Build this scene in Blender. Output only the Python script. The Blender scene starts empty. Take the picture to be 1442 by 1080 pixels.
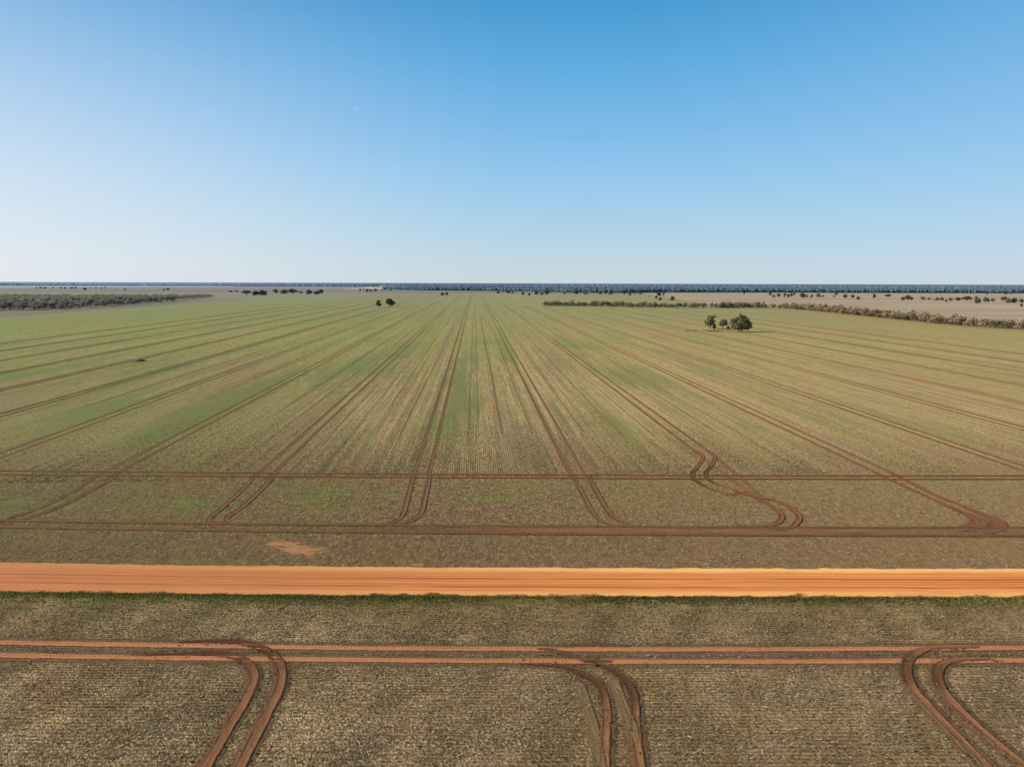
import bpy, math, random
import numpy as np

# ------------------------------------------------------------------ world coordinates (metres, camera above the origin, +Y ahead)
D = {
  'road_far': [[-76.5,71.58],[-53.81,71.31],[-35.58,70.69],[-17.73,70.41],[-0.02,70.3],[17.67,70.29],[35.36,70.29],[53.26,70.39],[75.61,70.59]],
  'road_near': [[-69.64,64.8],[-48.98,64.55],[-32.49,64.19],[-16.19,63.94],[-0.01,63.9],[16.16,63.9],[32.35,63.93],[48.71,64.0],[69.09,64.14]],
  'verge_near': [[-67.69,62.87],[-47.82,62.93],[-31.54,62.22],[-15.71,61.95],[-0.01,61.91],[15.68,61.87],[31.49,62.12],[47.55,62.37],[67.44,62.51]],
  'F': [[[-59.83,55.1],[-41.89,54.62],[-27.74,54.24],[-13.79,53.93],[0.01,53.84],[13.79,53.85],[27.64,54.0],[41.75,54.25],[59.49,54.64]],[[-57.88,53.17],[-40.45,52.61],[-26.82,52.31],[-13.36,52.12],[0.01,51.99],[13.34,51.96],[26.73,52.08],[40.37,52.32],[57.46,52.63]]],
  'A': [[[-31.12,52.67],[-28.81,52.73],[-26.53,52.88],[-24.24,53.03],[-22.49,52.77],[-21.05,52.06],[-19.97,50.9],[-19.3,49.66],[-19.02,48.29],[-18.83,45.9],[-18.8,43.99],[-18.74,42.12],[-18.68,40.17],[-18.64,37.83]],[[-28.3,54.6],[-26.7,54.81],[-25.08,55.01],[-22.57,54.83],[-20.59,54.03],[-19.0,52.88],[-17.91,51.34],[-17.2,49.47],[-16.83,47.54],[-16.8,45.4],[-16.7,43.11],[-16.62,41.02],[-16.55,39.37],[-16.54,37.36]]],
  'Aold': [[[-19.58,51.33],[-18.88,49.87],[-18.68,48.67]],[[-17.39,51.13],[-16.59,49.08],[-16.35,47.17],[-16.29,45.4]]],
  'B': [[[-0.36,51.61],[1.48,51.58],[2.85,51.46],[4.2,51.04],[5.46,50.0],[6.44,48.81],[6.68,47.29],[6.55,45.17],[6.14,42.6],[5.71,39.74],[5.38,37.45]],[[4.71,51.77],[6.34,51.87],[7.19,51.26],[8.14,50.02],[8.75,48.24],[8.74,46.57],[8.37,44.18],[8.1,42.01],[7.92,39.75],[7.72,37.46]]],
  'Barc': [[[1.54,54.02],[3.32,53.65],[4.35,53.01],[5.69,52.3],[7.05,52.0],[8.9,51.97]],[[2.99,54.12],[4.93,54.42],[6.64,54.57],[8.33,54.53],[10.46,54.26]]],
  'Bold': [[[4.79,50.0],[5.12,47.65],[5.44,44.17],[5.45,40.28],[5.42,38.18]],[[7.59,50.01],[7.79,46.93],[7.97,44.18],[8.02,42.01]]],
  'C': [[[39.35,54.33],[37.2,54.37],[34.72,54.26],[32.92,53.64],[31.45,52.49],[30.15,50.55],[29.42,48.54],[29.28,46.5],[29.21,44.28],[29.23,42.4],[29.25,40.66],[29.27,39.05],[29.29,37.07]],[[38.81,52.49],[36.97,52.52],[35.5,52.43],[34.09,52.02],[33.09,51.32],[32.12,49.94],[31.43,48.17],[31.21,46.4],[31.21,44.29],[31.34,42.11],[31.55,40.4],[31.77,39.06]]],
  'Cold': [[[29.35,51.39],[29.11,49.05],[28.88,45.97],[28.82,43.64],[28.68,40.94]],[[31.88,51.4],[31.47,49.34],[30.87,47.05]]],
  'Hd': [[[-81.75,85.56],[-63.28,84.57],[-41.89,83.92],[-20.84,83.38],[-0.03,83.08],[20.65,82.88],[41.32,82.86],[62.29,83.04],[79.81,83.32]],[[-79.6,83.2],[-61.6,82.21],[-40.75,81.52],[-20.24,80.89],[-0.03,80.54],[20.05,80.35],[40.06,80.21],[60.27,80.21],[77.11,80.35]]],
  'X': [[[-103.52,109.42],[-80.03,108.01],[-53.06,107.35],[-26.44,106.81],[-0.07,106.53],[26.18,106.29],[52.46,106.38],[79.18,106.71],[101.47,107.08]],[[-101.21,106.89],[-78.44,105.78],[-52.07,105.27],[-25.98,104.91],[-0.07,104.76],[25.76,104.52],[51.58,104.53],[77.83,104.81],[99.69,105.13]]],
  'T0': [[[-63.01,104.6],[-61.91,96.62],[-61.64,90.47],[-62.49,86.6],[-63.51,84.89],[-67.31,84.09]],[[-60.11,104.63],[-59.6,96.93],[-59.54,90.24],[-60.25,86.05],[-61.69,84.91],[-64.98,83.89]]],
  'T1': [[[-39.56,107.41],[-38.54,98.6],[-38.07,91.07],[-37.92,86.48],[-37.54,84.79],[-36.19,82.96],[-33.97,81.73],[-31.39,81.44]],[[-36.58,107.44],[-35.75,97.89],[-35.49,90.47],[-35.79,86.5],[-35.47,85.04],[-34.19,83.73],[-31.64,83.11]]],
  'T2': [[[-15.1,105.96],[-14.35,94.59],[-13.95,87.99],[-14.29,85.34],[-15.49,83.79],[-17.89,83.12]],[[-12.61,105.99],[-11.78,91.96],[-11.71,87.65],[-12.41,85.13],[-13.68,83.8],[-16.08,83.03]]],
  'T3': [[[9.45,106.24],[9.98,95.52],[10.42,88.45],[11.01,85.45],[12.25,83.71],[14.47,82.88]],[[11.73,106.26],[12.2,93.5],[12.64,87.88],[13.39,85.25],[14.76,83.52],[16.99,82.9]]],
  'T4': [[[32.89,141.11],[32.82,125.42],[32.78,119.41],[30.89,113.72],[28.37,108.17],[27.56,104.6],[28.12,100.79],[29.43,97.83],[30.8,96.14]],[[36.5,141.16],[35.24,125.45],[34.82,119.22],[33.2,114.33],[30.8,109.08],[29.77,105.62],[30.16,101.9],[31.9,99.03]]],
  'T4old': [[[32.82,125.42],[32.82,111.29],[33.43,101.16],[34.01,96.45]],[[35.24,125.45],[34.9,111.87],[34.81,102.74],[34.69,95.76]]],
  'T4b': [[[34.01,96.45],[34.33,92.67],[34.71,89.89],[34.37,87.14],[32.89,84.65],[30.71,83.44],[27.28,82.88]],[[34.69,95.76],[35.87,93.6],[36.84,91.41],[36.58,87.28],[35.2,84.56],[33.73,82.83],[31.23,81.88]]],
  'T5': [[[57.13,108.49],[57.22,104.26],[57.79,97.4],[58.3,91.36],[58.73,87.71],[58.38,85.43],[56.55,83.46],[52.38,81.65]],[[59.46,108.52],[59.47,103.48],[59.48,96.71],[60.28,90.75],[60.82,87.15],[60.46,84.9],[58.6,82.74],[54.51,80.56]]],
  'bare': [[-28.36,78.08],[-26.71,78.78],[-24.6,78.57],[-22.75,77.23],[-20.43,75.72],[-19.48,74.47],[-20.61,73.44],[-22.62,73.22],[-24.85,74.22],[-27.04,76.1]],
  'bare2': [[-11.19,71.06],[-10.15,71.64],[-9.14,71.37],[-8.46,70.61],[-11.12,70.59]],
  'straw_paddock': [[385.77,2117.62],[332.37,1545.36],[298.12,1182.86],[270.55,942.4],[343.26,949.12],[349.68,733.6],[336.49,563.45],[353.75,491.55],[361.84,334.59],[605.89,439.67],[2148.17,1370.16],[1951.45,2238.99],[1707.02,2388.24],[868.06,2311.37]],
  'far_straw': [[-764.27,3193.43],[-834.91,3947.25],[-1059.0,5306.27],[-629.99,5151.84],[-386.91,3324.46],[-502.24,3138.74]],
  'far_pale': [[-3339.7,3656.53],[-3152.92,4409.89],[-2230.99,5752.51],[-1705.38,4396.33],[-2080.89,3673.86],[-2353.43,3290.65],[-2682.53,2936.21]],
  'olive_patch': [],
  'belt': [[42.77,921.35],[115.22,900.16],[172.21,871.23],[238.32,859.53],[308.83,860.61],[328.75,788.84],[321.88,674.93],[319.91,595.59],[315.52,528.07],[317.48,519.14]],
  'belt2': [[317.28,510.4],[324.55,482.35],[331.75,460.71]],
  'trio': [[129.7,465.7,7.5,8.6],[130.8,460.0,3.0,3.7],[136.5,460.3,5.8,6.0],[138.4,456.1,2.5,2.7],[139.7,434.9,13.1,10.7]],
  'pair': [[-159.3,850.0,9.8,9.4],[-146.4,856.1,13.7,10.8]],
  'pair2': [[-160.6,1645.0,9.0,8.2],[-149.3,1628.6,9.8,8.1]],
  'clump_w': [[-597.5,1607.7,22.5,11.6],[-578.7,1611.0,15.3,11.3],[-562.9,1613.7,21.0,13.9],[-608.2,1838.5,20.2,12.0],[-587.6,1842.5,20.3,12.5],[-566.1,1846.8,25.9,12.9],[-532.9,1805.7,10.8,7.6],[-508.0,1787.6,16.1,12.5],[-483.7,1769.8,15.9,9.7],[-479.3,1793.0,14.3,12.6]],
  'mid_w': [[-558.1,2625.2,9.2,8.9],[-560.7,2700.1,8.6,8.1],[-456.9,2253.7,11.3,11.3],[-438.9,2222.7,11.1,8.9],[-419.4,2193.0,13.2,11.0],[-477.1,2623.3,6.6,5.8],[-484.2,2722.1,8.2,12.5],[-401.3,2360.5,8.5,8.0],[-441.0,2843.7,8.5,8.5],[-410.9,2769.7,9.4,6.6],[-368.8,2809.2,8.4,10.1],[-355.3,2813.1,14.1,9.6],[-339.2,2817.8,14.1,8.5]],
  'mid_r': [[-39.6,2030.5,11.2,7.3],[-27.3,2150.9,8.6,9.7],[-11.0,2064.6,13.4,9.9],[0.6,1958.3,8.6,7.4],[22.2,2330.4,11.7,11.7],[25.8,1755.3,8.1,8.8],[39.5,1669.2,6.3,7.7],[58.5,1720.5,12.9,9.6],[71.6,1732.7,8.7,8.7],[80.5,1666.8,10.7,14.2],[129.6,1773.5,8.2,7.4],[170.4,1916.0,14.4,14.4],[233.6,1903.9,9.5,12.4],[244.0,1882.3,13.2,9.4],[252.2,1838.4,11.8,11.8]],
  'shed': [[196.6,1921.0,11.5,5.8]],
  'sheds_far': [[-1219.7,4654.8,14.0,6.5],[-115.3,5435.9,16.3,6.5],[-2117.6,5432.2,16.3,6.5]],
  'mid_r2': [[295.9,1891.9,6.8,8.3],[284.3,1729.5,6.9,7.3],[300.5,1762.1,3.5,7.4],[344.6,1924.6,8.5,6.9],[291.1,1523.8,3.4,3.4],[253.8,1260.7,5.0,8.3],[343.2,1673.2,11.7,10.4],[354.5,1675.1,8.7,10.1],[261.2,1261.6,5.8,5.3],[276.0,1232.8,7.2,8.9]],
  'paddock': [[585.5,1624.3,8.1,10.6],[569.4,1557.5,7.2,6.2],[605.9,1627.4,9.1,9.1],[565.0,1483.3,7.4,11.9],[590.5,1530.3,6.9,9.2],[610.4,1563.6,7.8,10.3],[650.8,1651.4,5.9,9.9],[616.9,1519.3,12.2,11.2],[642.1,1560.5,6.2,7.2],[624.5,1491.7,9.0,7.5],[673.0,1572.8,8.8,10.1],[675.6,1557.8,7.2,5.0],[695.1,1545.5,6.2,4.9],[861.2,1902.3,8.8,8.8],[706.1,1517.6,9.4,9.1],[684.5,1439.0,10.1,8.6],[649.8,1343.0,6.4,7.5],[731.5,1445.4,9.5,10.1],[813.1,1547.6,12.4,8.4],[704.5,1289.7,6.7,7.2],[756.3,1368.1,10.9,9.9],[691.1,1237.9,6.2,7.9],[777.3,1353.4,8.1,7.3],[758.4,1301.5,7.0,5.2],[767.9,1302.7,4.2,3.1],[761.0,1281.0,7.2,6.4],[783.9,1304.6,6.8,6.5],[697.2,1148.9,5.3,5.1],[773.5,1262.2,7.1,6.8],[781.4,1253.3,11.8,6.8],[771.6,1214.1,15.8,9.7],[822.6,1268.0,5.1,10.1],[716.1,1099.3,8.8,9.9],[745.1,1125.6,9.0,9.9],[798.3,1198.9,4.8,6.5],[813.2,1209.6,6.8,6.0],[812.9,1182.8,11.2,9.9],[790.4,1138.4,9.1,8.0],[800.2,1139.4,8.0,9.8],[787.8,1106.7,8.9,7.7],[677.7,950.6,3.4,4.2]],
  'forest_side': [[659.2,2034.3,6.1,5.1],[1353.6,2113.2,5.3,5.5],[1368.4,2064.4,5.0,5.4],[1391.7,2019.4,8.1,5.3],[1449.4,2079.2,6.2,5.4]],
  'far_l': [[-2020.3,3039.4,7.9,6.7],[-1965.7,2984.0,14.9,7.8],[-1951.5,2989.3,12.0,7.2],[-1942.3,3030.5,12.1,6.7],[-1915.6,3040.6,15.2,6.7],[-1881.7,3015.4,9.0,7.8],[-1878.9,3054.5,15.3,7.3],[-1883.4,3091.8,15.5,6.8],[-1533.3,2568.7,11.8,9.2],[-1814.5,3078.8,6.2,6.2],[-1776.1,3054.8,12.2,5.5],[-1756.1,3062.2,9.2,5.5],[-1780.2,3131.3,7.5,7.5],[-1163.3,2389.3,7.6,6.7],[-1179.1,2451.8,12.3,8.8],[-1336.0,2408.0,4.8,3.9],[-1362.1,2518.2,10.1,6.0],[-831.5,2114.5,12.7,5.1],[-846.1,2196.2,11.0,4.8]],
  'wood_far_edge': [],
  'mound': [-139.11,263.93],
}

random.seed(7)
rng = np.random.default_rng(7)
scene = bpy.context.scene
COL = scene.collection
EYE = 29.3
TH = -0.05284                      # bearing of the crop rows
CT, ST = math.cos(TH), math.sin(TH)
SUN_EL = math.radians(27.0)

def uv2xy(u, v):                   # row frame -> world
    return u*CT + v*ST, -u*ST + v*CT
def xy2uv(x, y):
    return x*CT - y*ST, x*ST + y*CT

# ------------------------------------------------------------------ mesh helpers
def make_mesh(name, verts, faces, mat=None, attrs=None, smooth=False):
    verts = np.asarray(verts, dtype=np.float32).reshape(-1, 3)
    me = bpy.data.meshes.new(name)
    if isinstance(faces, np.ndarray):
        n, k = faces.shape
        me.vertices.add(len(verts)); me.vertices.foreach_set('co', verts.ravel())
        me.loops.add(n*k); me.loops.foreach_set('vertex_index', faces.astype(np.int32).ravel())
        me.polygons.add(n)
        me.polygons.foreach_set('loop_start', np.arange(0, n*k, k, dtype=np.int32))
        me.polygons.foreach_set('loop_total', np.full(n, k, dtype=np.int32))
        me.update(calc_edges=True)
    else:
        me.from_pydata(verts.tolist(), [], faces)
    if attrs:
        for an, av in attrs.items():
            a = me.attributes.new(an, 'FLOAT', 'POINT')
            a.data.foreach_set('value', np.asarray(av, dtype=np.float32).ravel())
    if smooth:
        me.polygons.foreach_set('use_smooth', [True]*len(me.polygons))
    if mat is not None:
        for m in (mat if isinstance(mat, (list, tuple)) else [mat]): me.materials.append(m)
    me.validate()
    return me

def link(name, me, loc=(0, 0, 0), parent=None):
    o = bpy.data.objects.new(name, me)
    COL.objects.link(o)
    o.location = loc
    if parent is not None: o.parent = parent
    return o

def tag(o, label=None, cat=None, group=None, kind=None):
    if label: o['label'] = label
    if cat: o['category'] = cat
    if group: o['group'] = group
    if kind: o['kind'] = kind
    return o

def vnoise(x, y, seed=0):          # smooth value noise 0..1 for vertex arrays
    x = np.asarray(x, dtype=np.float64); y = np.asarray(y, dtype=np.float64)
    xi, yi = np.floor(x), np.floor(y)
    fx, fy = x-xi, y-yi
    fx = fx*fx*(3-2*fx); fy = fy*fy*(3-2*fy)
    def h(a, b):
        t = np.sin(a*127.1 + b*311.7 + seed*74.7)*43758.5453
        return t-np.floor(t)
    return (h(xi, yi)*(1-fx)+h(xi+1, yi)*fx)*(1-fy) + (h(xi, yi+1)*(1-fx)+h(xi+1, yi+1)*fx)*fy

def sstep(a, b, x):
    t = np.clip((np.asarray(x, dtype=np.float64)-a)/(b-a), 0, 1)
    return t*t*(3-2*t)

# ------------------------------------------------------------------ node helper
class NT:
    def __init__(self, mat):
        self.mat = mat; mat.use_nodes = True
        self.t = mat.node_tree; self.n = self.t.nodes; self.l = self.t.links
        self.n.clear()
    def _in(self, sock, v):
        if isinstance(v, bpy.types.NodeSocket): self.l.new(v, sock)
        elif isinstance(v, (tuple, list)) and len(v) == 3 and sock.type == 'RGBA': sock.default_value = (*v, 1)
        else: sock.default_value = v
    def m(self, op, a, b=0.0, c=None, clamp=False):
        n = self.n.new('ShaderNodeMath'); n.operation = op; n.use_clamp = clamp
        self._in(n.inputs[0], a); self._in(n.inputs[1], b)
        if c is not None: self._in(n.inputs[2], c)
        return n.outputs[0]
    def add(self, a, b): return self.m('ADD', a, b)
    def sub(self, a, b): return self.m('SUBTRACT', a, b)
    def mul(self, a, b): return self.m('MULTIPLY', a, b)
    def ss(self, x, a, b, lo=0.0, hi=1.0):
        n = self.n.new('ShaderNodeMapRange'); n.interpolation_type = 'SMOOTHSTEP'
        self._in(n.inputs[0], x); self._in(n.inputs[1], a); self._in(n.inputs[2], b)
        self._in(n.inputs[3], lo); self._in(n.inputs[4], hi)
        return n.outputs[0]
    def lin(self, x, a, b, lo=0.0, hi=1.0):
        n = self.n.new('ShaderNodeMapRange')
        self._in(n.inputs[0], x); self._in(n.inputs[1], a); self._in(n.inputs[2], b)
        self._in(n.inputs[3], lo); self._in(n.inputs[4], hi)
        return n.outputs[0]
    def mix(self, f, a, b, mode='MIX'):
        n = self.n.new('ShaderNodeMix'); n.data_type = 'RGBA'; n.blend_type = mode; n.clamp_factor = True
        self._in(n.inputs[0], f); self._in(n.inputs[6], a); self._in(n.inputs[7], b)
        return n.outputs[2]
    def comb(self, x, y, z=0.0):
        n = self.n.new('ShaderNodeCombineXYZ')
        for i, v in enumerate((x, y, z)): self._in(n.inputs[i], v)
        return n.outputs[0]
    def noise(self, vec, scale=1.0, detail=2.0, rough=0.55):
        n = self.n.new('ShaderNodeTexNoise')
        self._in(n.inputs['Vector'], vec); n.inputs['Scale'].default_value = scale
        n.inputs['Detail'].default_value = detail; n.inputs['Roughness'].default_value = rough
        return n.outputs[0]
    def pos(self):
        g = self.n.new('ShaderNodeNewGeometry'); s = self.n.new('ShaderNodeSeparateXYZ')
        self.l.new(g.outputs['Position'], s.inputs[0])
        return s.outputs[0], s.outputs[1], s.outputs[2]
    def rows(self, x, y):
        u = self.sub(self.mul(x, CT), self.mul(y, ST))
        v = self.add(self.mul(x, ST), self.mul(y, CT))
        return u, v
    def attr(self, name):
        n = self.n.new('ShaderNodeAttribute'); n.attribute_name = name
        return n.outputs['Fac']
    def out(self, color, rough=0.95, bump=None, bstr=0.5, bdist=0.1, alpha=None, spec=0.15, trans=None):
        p = self.n.new('ShaderNodeBsdfPrincipled')
        self._in(p.inputs['Base Color'], color); self._in(p.inputs['Roughness'], rough)
        p.inputs['Specular IOR Level'].default_value = spec
        if bump is not None:
            b = self.n.new('ShaderNodeBump'); b.inputs['Strength'].default_value = bstr
            b.inputs['Distance'].default_value = bdist
            self._in(b.inputs['Height'], bump); self.l.new(b.outputs[0], p.inputs['Normal'])
        o = self.n.new('ShaderNodeOutputMaterial')
        sh = p.outputs[0]
        if trans is not None:
            t = self.n.new('ShaderNodeBsdfTranslucent'); self._in(t.inputs[0], color)
            ms = self.n.new('ShaderNodeMixShader'); ms.inputs[0].default_value = trans
            self.l.new(sh, ms.inputs[1]); self.l.new(t.outputs[0], ms.inputs[2]); sh = ms.outputs[0]
        if alpha is not None:
            t = self.n.new('ShaderNodeBsdfTransparent'); ms = self.n.new('ShaderNodeMixShader')
            self._in(ms.inputs[0], alpha); self.l.new(t.outputs[0], ms.inputs[1]); self.l.new(sh, ms.inputs[2])
            sh = ms.outputs[0]
        self.l.new(sh, o.inputs[0])
        return self.mat

def M(name): return NT(bpy.data.materials.new(name))

HAZE = (0.20, 0.27, 0.36)

# ------------------------------------------------------------------ materials
SOIL = (0.190, 0.112, 0.062)
SOIL_D = (0.105, 0.066, 0.038)
STRAW = (0.52, 0.42, 0.280)
THATCH = (0.305, 0.212, 0.115)
GREEN = (0.165, 0.185, 0.056)
GREEN_B = (0.130, 0.185, 0.030)

def mat_foreground():
    k = M('foreground_stubble'); x, y, z = k.pos()
    big = k.noise(k.comb(k.mul(x, .045), k.mul(y, .09)), 1.0, 3)
    mid = k.noise(k.comb(k.mul(x, .5), k.mul(y, .36)), 1.0, 3)
    fine = k.noise(k.comb(k.mul(x, 5.6), k.mul(y, 3.3)), 1.0, 3, .65)
    sk = k.add(x, k.mul(y, .55))
    grit = k.noise(k.comb(k.mul(sk, 8.0), k.mul(y, 3.2), 2.), 1.0, 2, .6)
    gap = k.noise(k.comb(k.mul(x, 5.0), k.mul(y, 3.2), 6.), 1.0, 2, .6)
    wob = k.mul(k.noise(k.comb(k.mul(x, .12), k.mul(y, .3)), 1.0, 1), .5)
    ry = k.add(k.add(y, k.mul(x, -0.002)), wob)
    row = k.m('SINE', k.mul(ry, 2*math.pi/.36))
    row = k.mul(k.ss(row, .1, .9), k.ss(k.noise(k.comb(k.mul(x, .35), k.mul(y, 2.2)), 1.0, 2), .26, .52))
    run = k.noise(k.comb(k.mul(x, .015), k.mul(y, 1.15)), 1.0, 2)
    c = k.mix(k.ss(fine, .36, .66), SOIL_D, THATCH)
    c = k.mix(k.mul(k.ss(mid, .38, .7), .55), c, (0.185, .140, .066))
    c = k.mix(k.mul(k.ss(run, .42, .68), .42), c, (0.095, .078, .036))
    c = k.mix(k.mul(row, .80), c, (0.062, .048, .020))
    c = k.mix(k.mul(k.ss(big, .44, .68), .42), c, (0.185, .145, .100))
    c = k.mix(k.mul(k.ss(k.noise(k.comb(k.mul(x, .16), k.mul(y, .2), 9.), 1.0, 3), .56, .74), .5), c, (0.190, .098, .052))
    c = k.mix(k.mul(k.ss(grit, .54, .60, 0, .78), k.ss(k.add(big, k.mul(k.sub(mid, .5), .8)), .30, .62, .35, 1.)), c, STRAW)
    c = k.mix(k.ss(gap, .46, .38, 0, .85), c, (0.042, .028, .014))
    # greener along the verge side
    gr = k.mul(k.ss(k.add(y, k.mul(k.sub(big, .5), 9.)), 54.5, 62.), k.ss(mid, .3, .65))
    c = k.mix(k.mul(gr, .5), c, (0.110, .108, .030))
    yv = k.add(y, k.mul(k.ss(x, -15., -60.), -1.2))
    vg = k.mul(k.ss(k.add(yv, k.mul(k.sub(mid, .5), 1.5)), 61.3, 62.4), k.ss(k.noise(k.comb(k.mul(x, .12), k.mul(y, .5), 33.), 1.0, 4, .65), .30, .62, .25, 1.))
    c = k.mix(k.mul(vg, .85), c, k.mix(k.ss(fine, .35, .65), (0.050, .050, .012), (0.130, .135, .026)))
    dk2 = k.ss(k.add(yv, k.mul(k.sub(fine, .5), .5)), 63.05, 63.5)
    c = k.mix(k.mul(dk2, .55), c, (0.100, .060, .026))  # dark soil edge below the road, its shadow painted in with it
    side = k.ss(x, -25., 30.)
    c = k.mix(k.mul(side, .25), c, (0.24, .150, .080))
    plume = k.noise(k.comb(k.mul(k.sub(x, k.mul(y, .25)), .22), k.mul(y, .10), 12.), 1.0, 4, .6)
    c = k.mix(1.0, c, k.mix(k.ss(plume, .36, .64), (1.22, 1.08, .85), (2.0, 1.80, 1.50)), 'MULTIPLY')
    h = k.add(k.mul(fine, .6), k.add(k.mul(grit, .5), k.mul(row, -.55)))
    return k.out(c, bump=h, bstr=.75, bdist=.12)

def mat_crop():
    k = M('crop_field_soil'); x, y, z = k.pos(); u, v = k.rows(x, y)
    big = k.noise(k.comb(k.mul(u, .016), k.mul(v, .006)), 1.0, 3)
    patch = k.noise(k.comb(k.mul(u, .06), k.mul(v, .03), 4.), 1.0, 4, .6)
    s12 = k.noise(k.comb(k.mul(u, .115), k.mul(v, .0016), 2.), 1.0, 2)
    s2 = k.noise(k.comb(k.mul(u, .55), k.mul(v, .006), 7.), 1.0, 2, .6)
    s05 = k.noise(k.comb(k.mul(u, 2.3), k.mul(v, .03), 1.), 1.0, 2, .6)
    lump = k.noise(k.comb(k.mul(x, 1.1), k.mul(y, .55), 3.), 1.0, 3, .65)
    fleck = k.noise(k.comb(k.mul(x, 4.2), k.mul(y, 2.6), 5.), 1.0, 3, .7)
    spk = k.noise(k.comb(k.mul(x, 2.6), k.mul(y, .95), 15.), 1.0, 2, .6)
    spd = k.noise(k.comb(k.mul(x, 2.3), k.mul(y, .9), 25.), 1.0, 2, .6)
    spf = k.noise(k.comb(k.mul(u, .9), k.mul(v, .16), 35.), 1.0, 3, .65)
    # where the drill rows run: away from the headland
    inrow = k.ss(v, 104., 110.)
    head = k.ss(v, 77., 84., 1., 0.)            # strip beside the road
    row = k.ss(k.m('SINE', k.mul(u, 2*math.pi/.36)), -.2, .9)
    rowf = k.ss(v, 95., 260., 1., 0.)
    c = k.mix(k.ss(lump, .3, .7), SOIL, THATCH)
    c = k.mix(k.mul(k.mul(k.mul(row, rowf), inrow), .55), c, (0.062, .060, .024))
    c = k.mix(k.mul(k.mul(k.ss(s05, .42, .58), inrow), .72), c, (0.400, .310, .190))
    c = k.mix(k.mul(k.mul(k.ss(s2, .54, .43), inrow), .60), c, (0.110, .085, .040))
    s1 = k.noise(k.comb(k.mul(u, 1.25), k.mul(v, .0025), 61.), 1.0, 2, .6)
    c = k.mix(k.mul(k.mul(k.ss(s1, .53, .62), inrow), .55), c, (0.430, .350, .220))
    # green cover: more of it is seen at a flat angle
    g = k.add(k.ss(v, 100., 420., .16, .80), k.mul(k.sub(big, .5), 1.0))
    g = k.add(g, k.mul(k.sub(patch, .5), .75))
    g = k.add(g, k.mul(k.mul(k.sub(s12, .5), 1.7), inrow))
    g = k.add(g, k.mul(k.mul(k.sub(s2, .5), 1.2), inrow))
    g = k.sub(g, k.mul(k.mul(k.sub(s1, .5), 1.3), inrow))
    g = k.sub(g, k.mul(head, .45))
    # greener belt just inside the headland
    belt = k.mul(k.ss(v, 88., 94.), k.ss(v, 98., 105., 1., 0.))
    g = k.add(g, k.mul(k.mul(belt, k.ss(patch, .42, .6)), .55))
    vivid = k.mul(k.mul(belt, k.ss(k.noise(k.comb(k.mul(x, .055), k.mul(y, .16), 51.), 1.0, 4, .65), .50, .64)), k.ss(x, 60., -10., .25, .80))
    left = k.ss(u, -60., 60., 1., 0.)
    g = k.add(g, k.mul(left, .12))
    gcol = k.mix(k.ss(v, 200., 1300.), GREEN, (0.225, .262, .080))
    gcol = k.mix(k.mul(k.ss(patch, .5, .7), .5), gcol, GREEN_B)
    gcol = k.mix(k.mul(k.ss(s12, .4, .7), .5), gcol, (0.330, .280, .120))
    c = k.mix(k.m('MULTIPLY', g, 1.0, clamp=True), c, gcol)
    # straw flecks
    fl = k.mul(k.ss(fleck, .52, .62), k.ss(v, 90., 620., .85, .22))
    c = k.mix(k.mul(fl, k.ss(big, .3, .65, .5, 1.)), c, STRAW)
    dk = k.mul(k.ss(fleck, .47, .38), k.ss(v, 90., 500., .62, .2))
    c = k.mix(dk, c, (0.055, .042, .022))
    c = k.mix(k.mul(k.ss(spk, .55, .62), k.ss(v, 80., 300., .72, .0)), c, STRAW)
    c = k.mix(k.mul(k.ss(spd, .45, .37), k.ss(v, 80., 300., .72, .0)), c, (0.060, .042, .020))
    c = k.mix(k.mul(k.ss(spf, .53, .64), k.mul(k.ss(v, 110., 230.), k.ss(v, 300., 900., .42, .12))), c, (0.470, .400, .235))
    c = k.mix(k.mul(k.ss(spf, .47, .37), k.mul(k.ss(v, 110., 230.), k.ss(v, 300., 900., .40, .12))), c, (0.110, .110, .040))
    # reddish worn soil patches, right half painted paler for the sunlit crop sides
    red = k.mul(k.ss(k.noise(k.comb(k.mul(u, .11), k.mul(v, .022), 11.), 1.0, 4), .55, .75), .45)
    c = k.mix(red, c, (0.290, .150, .080))
    c = k.mix(k.mul(head, .35), c, (0.220, .130, .075))
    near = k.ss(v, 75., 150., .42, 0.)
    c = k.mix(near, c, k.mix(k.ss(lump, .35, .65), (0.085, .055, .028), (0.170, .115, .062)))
    right = k.mul(k.ss(u, -20., 90.), k.ss(v, 90., 900., 1., .25))
    c = k.mix(k.mul(right, .34), c, (0.460, .320, .170))
    dim = k.mul(k.ss(u, 20., -70.), k.ss(v, 130., 420., 1., .15))
    c = k.mix(k.mul(dim, .42), c, (0.088, .094, .028))  # left half painted darker for the shaded crop sides
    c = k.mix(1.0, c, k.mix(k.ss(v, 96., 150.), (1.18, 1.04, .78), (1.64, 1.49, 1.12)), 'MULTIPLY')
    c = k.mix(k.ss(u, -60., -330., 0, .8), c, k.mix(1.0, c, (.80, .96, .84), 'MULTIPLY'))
    gp = k.noise(k.comb(k.mul(u, .045), k.mul(v, .010), 41.), 1.0, 4, .6)
    gs = k.noise(k.comb(k.mul(u, .16), k.mul(v, .0022), 43.), 1.0, 3, .6)
    gq = k.mul(k.ss(k.add(k.mul(gp, .6), k.mul(gs, .5)), .54, .66), k.mul(k.ss(v, 108., 150.), k.ss(u, 140., -40., .45, 1.)))
    c = k.mix(k.mul(gq, .78), c, k.mix(k.ss(v, 150., 500.), (0.185, .225, .058), (0.235, .300, .095)))
    br = k.mul(k.ss(k.add(k.mul(gp, .5), k.mul(gs, .6)), .53, .42), k.ss(v, 250., 1000., .50, .30))
    c = k.mix(k.mul(br, inrow), c, (0.300, .205, .115))
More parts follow.
